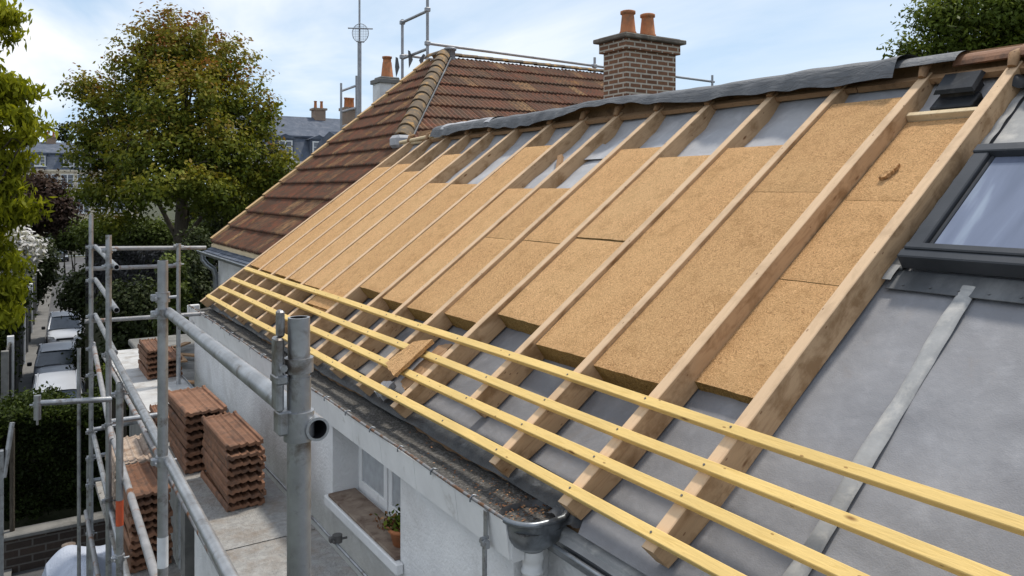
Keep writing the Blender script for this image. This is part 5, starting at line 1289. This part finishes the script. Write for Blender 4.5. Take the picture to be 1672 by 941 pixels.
tree('pine_tree', 'small bare-topped conifer sticking up behind the far slate roof', 'tree', lob, base_of(105, 135), at_t(105, 200, 135), .25, M['leaf_dark'], 50, 14, .35, .5, shell=.1, nbr=4)
T = 75
lob = px_lobes([(122, 383, 30, 22), (150, 388, 26, 20), (105, 390, 14, 16), (175, 390, 26, 20)], T)
bush('clipped_tree', 'rounded clipped green tree in front of the cream building', 'bush', lob, M['leaf_mid'], 420, 26, .40, .30, boost=-.03)
T = 44
lob = px_lobes([(u, 386 + 4 * sin(u), 24, 22) for u in range(150, 400, 20)], T)
bush('garden_hedge', 'light green hedge running behind the big tree trunk', 'hedge', lob, M['leaf_mid'], 800, 24, .24, .19, boost=.05)
T = 40
lob = px_lobes([(400, 300, 45, 45, 6), (440, 330, 40, 50, 6), (400, 360, 60, 40, 4), (350, 350, 50, 40, 8), (465, 300, 14, 40, 4)], T)
bush('dark_shrubbery', 'dark dense shrubbery to the right of the big tree trunk', 'shrubbery', lob, M['leaf_dark'], 420, 30, .28, .24, boost=.1)
# dark left-street conifers
T = 52
lob = px_lobes([(62, 420, 22, 26), (50, 455, 26, 30), (80, 440, 12, 30), (40, 480, 20, 24)], T)
bush('street_conifer', 'dark rounded conifer hedge at the left of the far street', 'conifer', lob, M['leaf_dark'], 330, 26, .26, .20, boost=.05, core=False)
T = 30
lob = px_lobes([(0, 470, 34, 40), (-20, 520, 40, 50), (12, 500, 22, 26), (-20, 600, 30, 60)], T)
bush('overhanging_shrub', 'shaded green shrub hanging over the fence at left', 'shrub', lob, M['leaf_mid'], 420, 26, .22, .17, boost=.05, core=False)
# dark bush beyond the scaffold, over the silver car
T = 33
lob = px_lobes([(152, 485, 34, 38), (160, 458, 38, 22), (124, 482, 26, 22), (172, 530, 30, 44), (150, 580, 22, 40), (190, 480, 30, 40)], T)
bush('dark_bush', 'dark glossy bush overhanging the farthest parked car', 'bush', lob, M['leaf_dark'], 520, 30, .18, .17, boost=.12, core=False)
# creeper clad wall and dark mass behind the deck
T = 29
cw_ = thing('creeper_wall', at_t(250, 312, T) + Vector((0, 0, GZ)), 'garden wall buried under grey leafless creeper', 'garden wall')
pA = at_t(140, 402, T + 3); pB = at_t(350, 402, T - 1)
mb = MB(); mb.hexa([(pA.x, pA.y, GZ), (pB.x, pB.y, GZ), (pB.x, pB.y + .3, GZ), (pA.x, pA.y + .3, GZ), (pA.x, pA.y, pA.z), (pB.x, pB.y, pB.z), (pB.x, pB.y + .3, pB.z), (pA.x, pA.y + .3, pA.z)]); mb.build('wall', M['soil'], cw_)
n = 9000; tt = RNG.uniform(0, 1, n); zz = RNG.uniform(-4.6, pA.z + .1, n)
C = np.stack([pA.x + (pB.x - pA.x) * tt, pA.y + (pB.y - pA.y) * tt - .1 - np.abs(RNG.normal(0, .22, n)), zz], 1)
leaf_object('creeper', M['creeper'], cw_, C, .20, .45 + .25 * np.sin(C[:, 0] * 3 + C[:, 2] * 5) + RNG.normal(0, .15, n), .25, .1)
T = 24
lob = px_lobes([(205, 500, 40, 45), (250, 520, 45, 60), (225, 570, 50, 50), (300, 470, 34, 60, 2), (320, 430, 40, 50, 4), (330, 520, 36, 60, 2), (285, 580, 46, 44), (190, 590, 30, 40)], T)
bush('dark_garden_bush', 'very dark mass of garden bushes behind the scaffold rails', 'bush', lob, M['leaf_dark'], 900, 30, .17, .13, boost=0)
lob = px_lobes([(283, 440, 14, 18), (285, 475, 14, 20), (285, 510, 13, 18), (275, 530, 14, 12)], 18)
bush('ivy_column', 'column of light green ivy climbing beside a scaffold post', 'ivy', lob, M['leaf_mid'], 170, 22, .09, .10, boost=.08)
lob = px_lobes([(225, 600, 30, 12), (190, 612, 26, 12), (250, 590, 24, 10)], 17.5)
bush('fern_clump', 'bright green ferny clump just past the end of the deck', 'shrub', lob, M['leaf_mid'], 120, 20, .10, .14, boost=.15, aspect=.3)
# tall hedge at lower left, a long box with a bright top
hd = thing('tall_hedge', (0.2, 21.5, GZ), 'tall dark hedge with a sunlit green top above the brick wall', 'hedge')
def hx(u): return at_y(u, 650, 21.2).x
n = 42000; xa, xb = hx(-60), hx(330)
C = np.stack([RNG.uniform(xa, xb, n), RNG.uniform(20.55, 22.6, n), RNG.uniform(-7.4, -5.05, n)], 1)
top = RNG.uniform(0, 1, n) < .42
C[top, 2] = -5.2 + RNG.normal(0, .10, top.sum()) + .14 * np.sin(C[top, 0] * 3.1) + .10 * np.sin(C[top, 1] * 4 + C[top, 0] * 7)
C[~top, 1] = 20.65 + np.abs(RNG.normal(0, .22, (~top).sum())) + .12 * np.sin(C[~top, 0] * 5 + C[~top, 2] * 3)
ti = np.where(top, .62 + RNG.normal(0, .18, n), .12 + .12 * np.clip((C[:, 2] + 7.4) / 3, 0, 1) + .10 * np.sin(C[:, 0] * 4) * np.sin(C[:, 2] * 5) + RNG.normal(0, .08, n))  # sunlit top and shaded front are put into the leaf tint
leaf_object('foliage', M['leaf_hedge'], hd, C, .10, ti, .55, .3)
mb = MB(); mb.box(xa, xb, 20.95, 22.5, GZ, -5.35); mb.build('hedge_core', M['soil'], hd)
lob = px_lobes([(20, 925, 30, 18), (60, 935, 36, 18), (-10, 935, 30, 20), (110, 945, 24, 10)], 17.5)
bush('low_shrub', 'low green shrub below the dark brick wall', 'shrub', lob, M['leaf_hedge'], 200, 24, .10, .09, boost=.18)
# tree over the ridge at top right
T = 14
lob = px_lobes([(1600, 20, 100, 60), (1690, 40, 90, 80), (1560, 75, 60, 30), (1480, 78, 30, 12), (1530, 30, 40, 30), (1660, 90, 90, 40), (1500, 92, 30, 12)], T)
p = at_t(1780, 312, T)
tree('acacia_tree', 'glossy green tree showing above the ridge at right', 'tree', lob, (p.x, p.y, GZ), at_t(1700, 0, T), .25, M['leaf_right'], 640, 34, .14, .105, aspect=.42, shell=.3, nbr=16, boost=.24, up=.5)

# =================================================================== SKY, SUN, CAMERA
EL, AZ = radians(64), radians(80)       # sun height; AZ measured from +Y towards +X
world = bpy.data.worlds.new('World'); sc.world = world; world.use_nodes = True
nt = world.node_tree; bg = nt.nodes['Background']
sk = nt.nodes.new('ShaderNodeTexSky'); sk.sky_type = 'NISHITA'; sk.sun_disc = False; sk.sun_elevation = EL; sk.sun_rotation = AZ
sk.dust_density = 1.5; sk.ozone_density = 1.2
tc = nt.nodes.new('ShaderNodeTexCoord')
sp = nt.nodes.new('ShaderNodeSeparateXYZ'); lk(nt, tc.outputs['Generated'], sp.inputs[0])
mz = nt.nodes.new('ShaderNodeMath'); mz.operation = 'MAXIMUM'; mz.inputs[1].default_value = .06; lk(nt, sp.outputs['Z'], mz.inputs[0])
az = nt.nodes.new('ShaderNodeMath'); az.operation = 'ADD'; az.inputs[1].default_value = .12; lk(nt, mz.outputs[0], az.inputs[0])
dx = nt.nodes.new('ShaderNodeMath'); dx.operation = 'DIVIDE'; lk(nt, sp.outputs['X'], dx.inputs[0]); lk(nt, az.outputs[0], dx.inputs[1])
dy = nt.nodes.new('ShaderNodeMath'); dy.operation = 'DIVIDE'; lk(nt, sp.outputs['Y'], dy.inputs[0]); lk(nt, az.outputs[0], dy.inputs[1])
cb = nt.nodes.new('ShaderNodeCombineXYZ'); lk(nt, dx.outputs[0], cb.inputs['X']); lk(nt, dy.outputs[0], cb.inputs['Y'])
mp = nt.nodes.new('ShaderNodeMapping'); lk(nt, cb.outputs[0], mp.inputs['Vector']); mp.inputs['Scale'].default_value = (.9, .45, 1); mp.inputs['Rotation'].default_value = (0, 0, .5); mp.inputs['Location'].default_value = (3.1, 1.7, 0)
cn = noise(nt, mp.outputs[0], .9, 6, .55, .35)
cm = ramp(nt, cn, [(.38, (0, 0, 0)), (.60, (1, 1, 1))])
# haze grows towards the horizon
hz_ = nt.nodes.new('ShaderNodeMapRange'); lk(nt, sp.outputs['Z'], hz_.inputs['Value']); hz_.inputs['From Min'].default_value = 0; hz_.inputs['From Max'].default_value = .42; hz_.inputs['To Min'].default_value = .9; hz_.inputs['To Max'].default_value = .45
base = mix(nt, hz_.outputs[0], sk.outputs[0], (6.6, 8.7, 11.2))
lefty = nt.nodes.new('ShaderNodeMapRange'); lk(nt, sp.outputs['X'], lefty.inputs['Value']); lefty.inputs['From Min'].default_value = .15; lefty.inputs['From Max'].default_value = .9; lefty.inputs['To Min'].default_value = .95; lefty.inputs['To Max'].default_value = .25
mm_ = nt.nodes.new('ShaderNodeMath'); mm_.operation = 'MULTIPLY'; lk(nt, cm, mm_.inputs[0]); lk(nt, lefty.outputs[0], mm_.inputs[1])
col = mix(nt, mm_.outputs[0], base, (11.4, 11.5, 11.7))
lk(nt, col, bg.inputs['Color']); bg.inputs['Strength'].default_value = .100
sun = bpy.data.lights.new('sun', 'SUN'); sun.energy = 3.5; sun.angle = radians(5); sun.color = (1, .93, .82)
so = bpy.data.objects.new('sun', sun); COL.objects.link(so)
sd = Vector((sin(AZ) * cos(EL), cos(AZ) * cos(EL), sin(EL))); so.rotation_euler = sd.to_track_quat('Z', 'Y').to_euler(); so.location = (0, 0, 30)
cam = bpy.data.cameras.new('camera'); co = bpy.data.objects.new('camera', cam); COL.objects.link(co)
co.rotation_euler = (pi / 2, 0, -PSI); cam.sensor_width = 36; cam.lens = FPX / 1672 * 36
cam.shift_x = 0; cam.shift_y = -(470.5 - HV) / 1672; cam.clip_end = 3000; cam.clip_start = .05
sc.camera = co
sc.view_settings.view_transform = 'Standard'; sc.view_settings.look = 'None'; sc.view_settings.exposure = 0; sc.view_settings.gamma = 1
sc.render.film_transparent = False
sc.cycles.max_bounces = 8; sc.cycles.diffuse_bounces = 3; sc.cycles.glossy_bounces = 3; sc.cycles.transparent_max_bounces = 8
sc.cycles.use_denoising = True
# lift everything so that the ground lies at z = 0
for o in list(sc.objects):
    if o.parent is None: o.location.z += -GZ
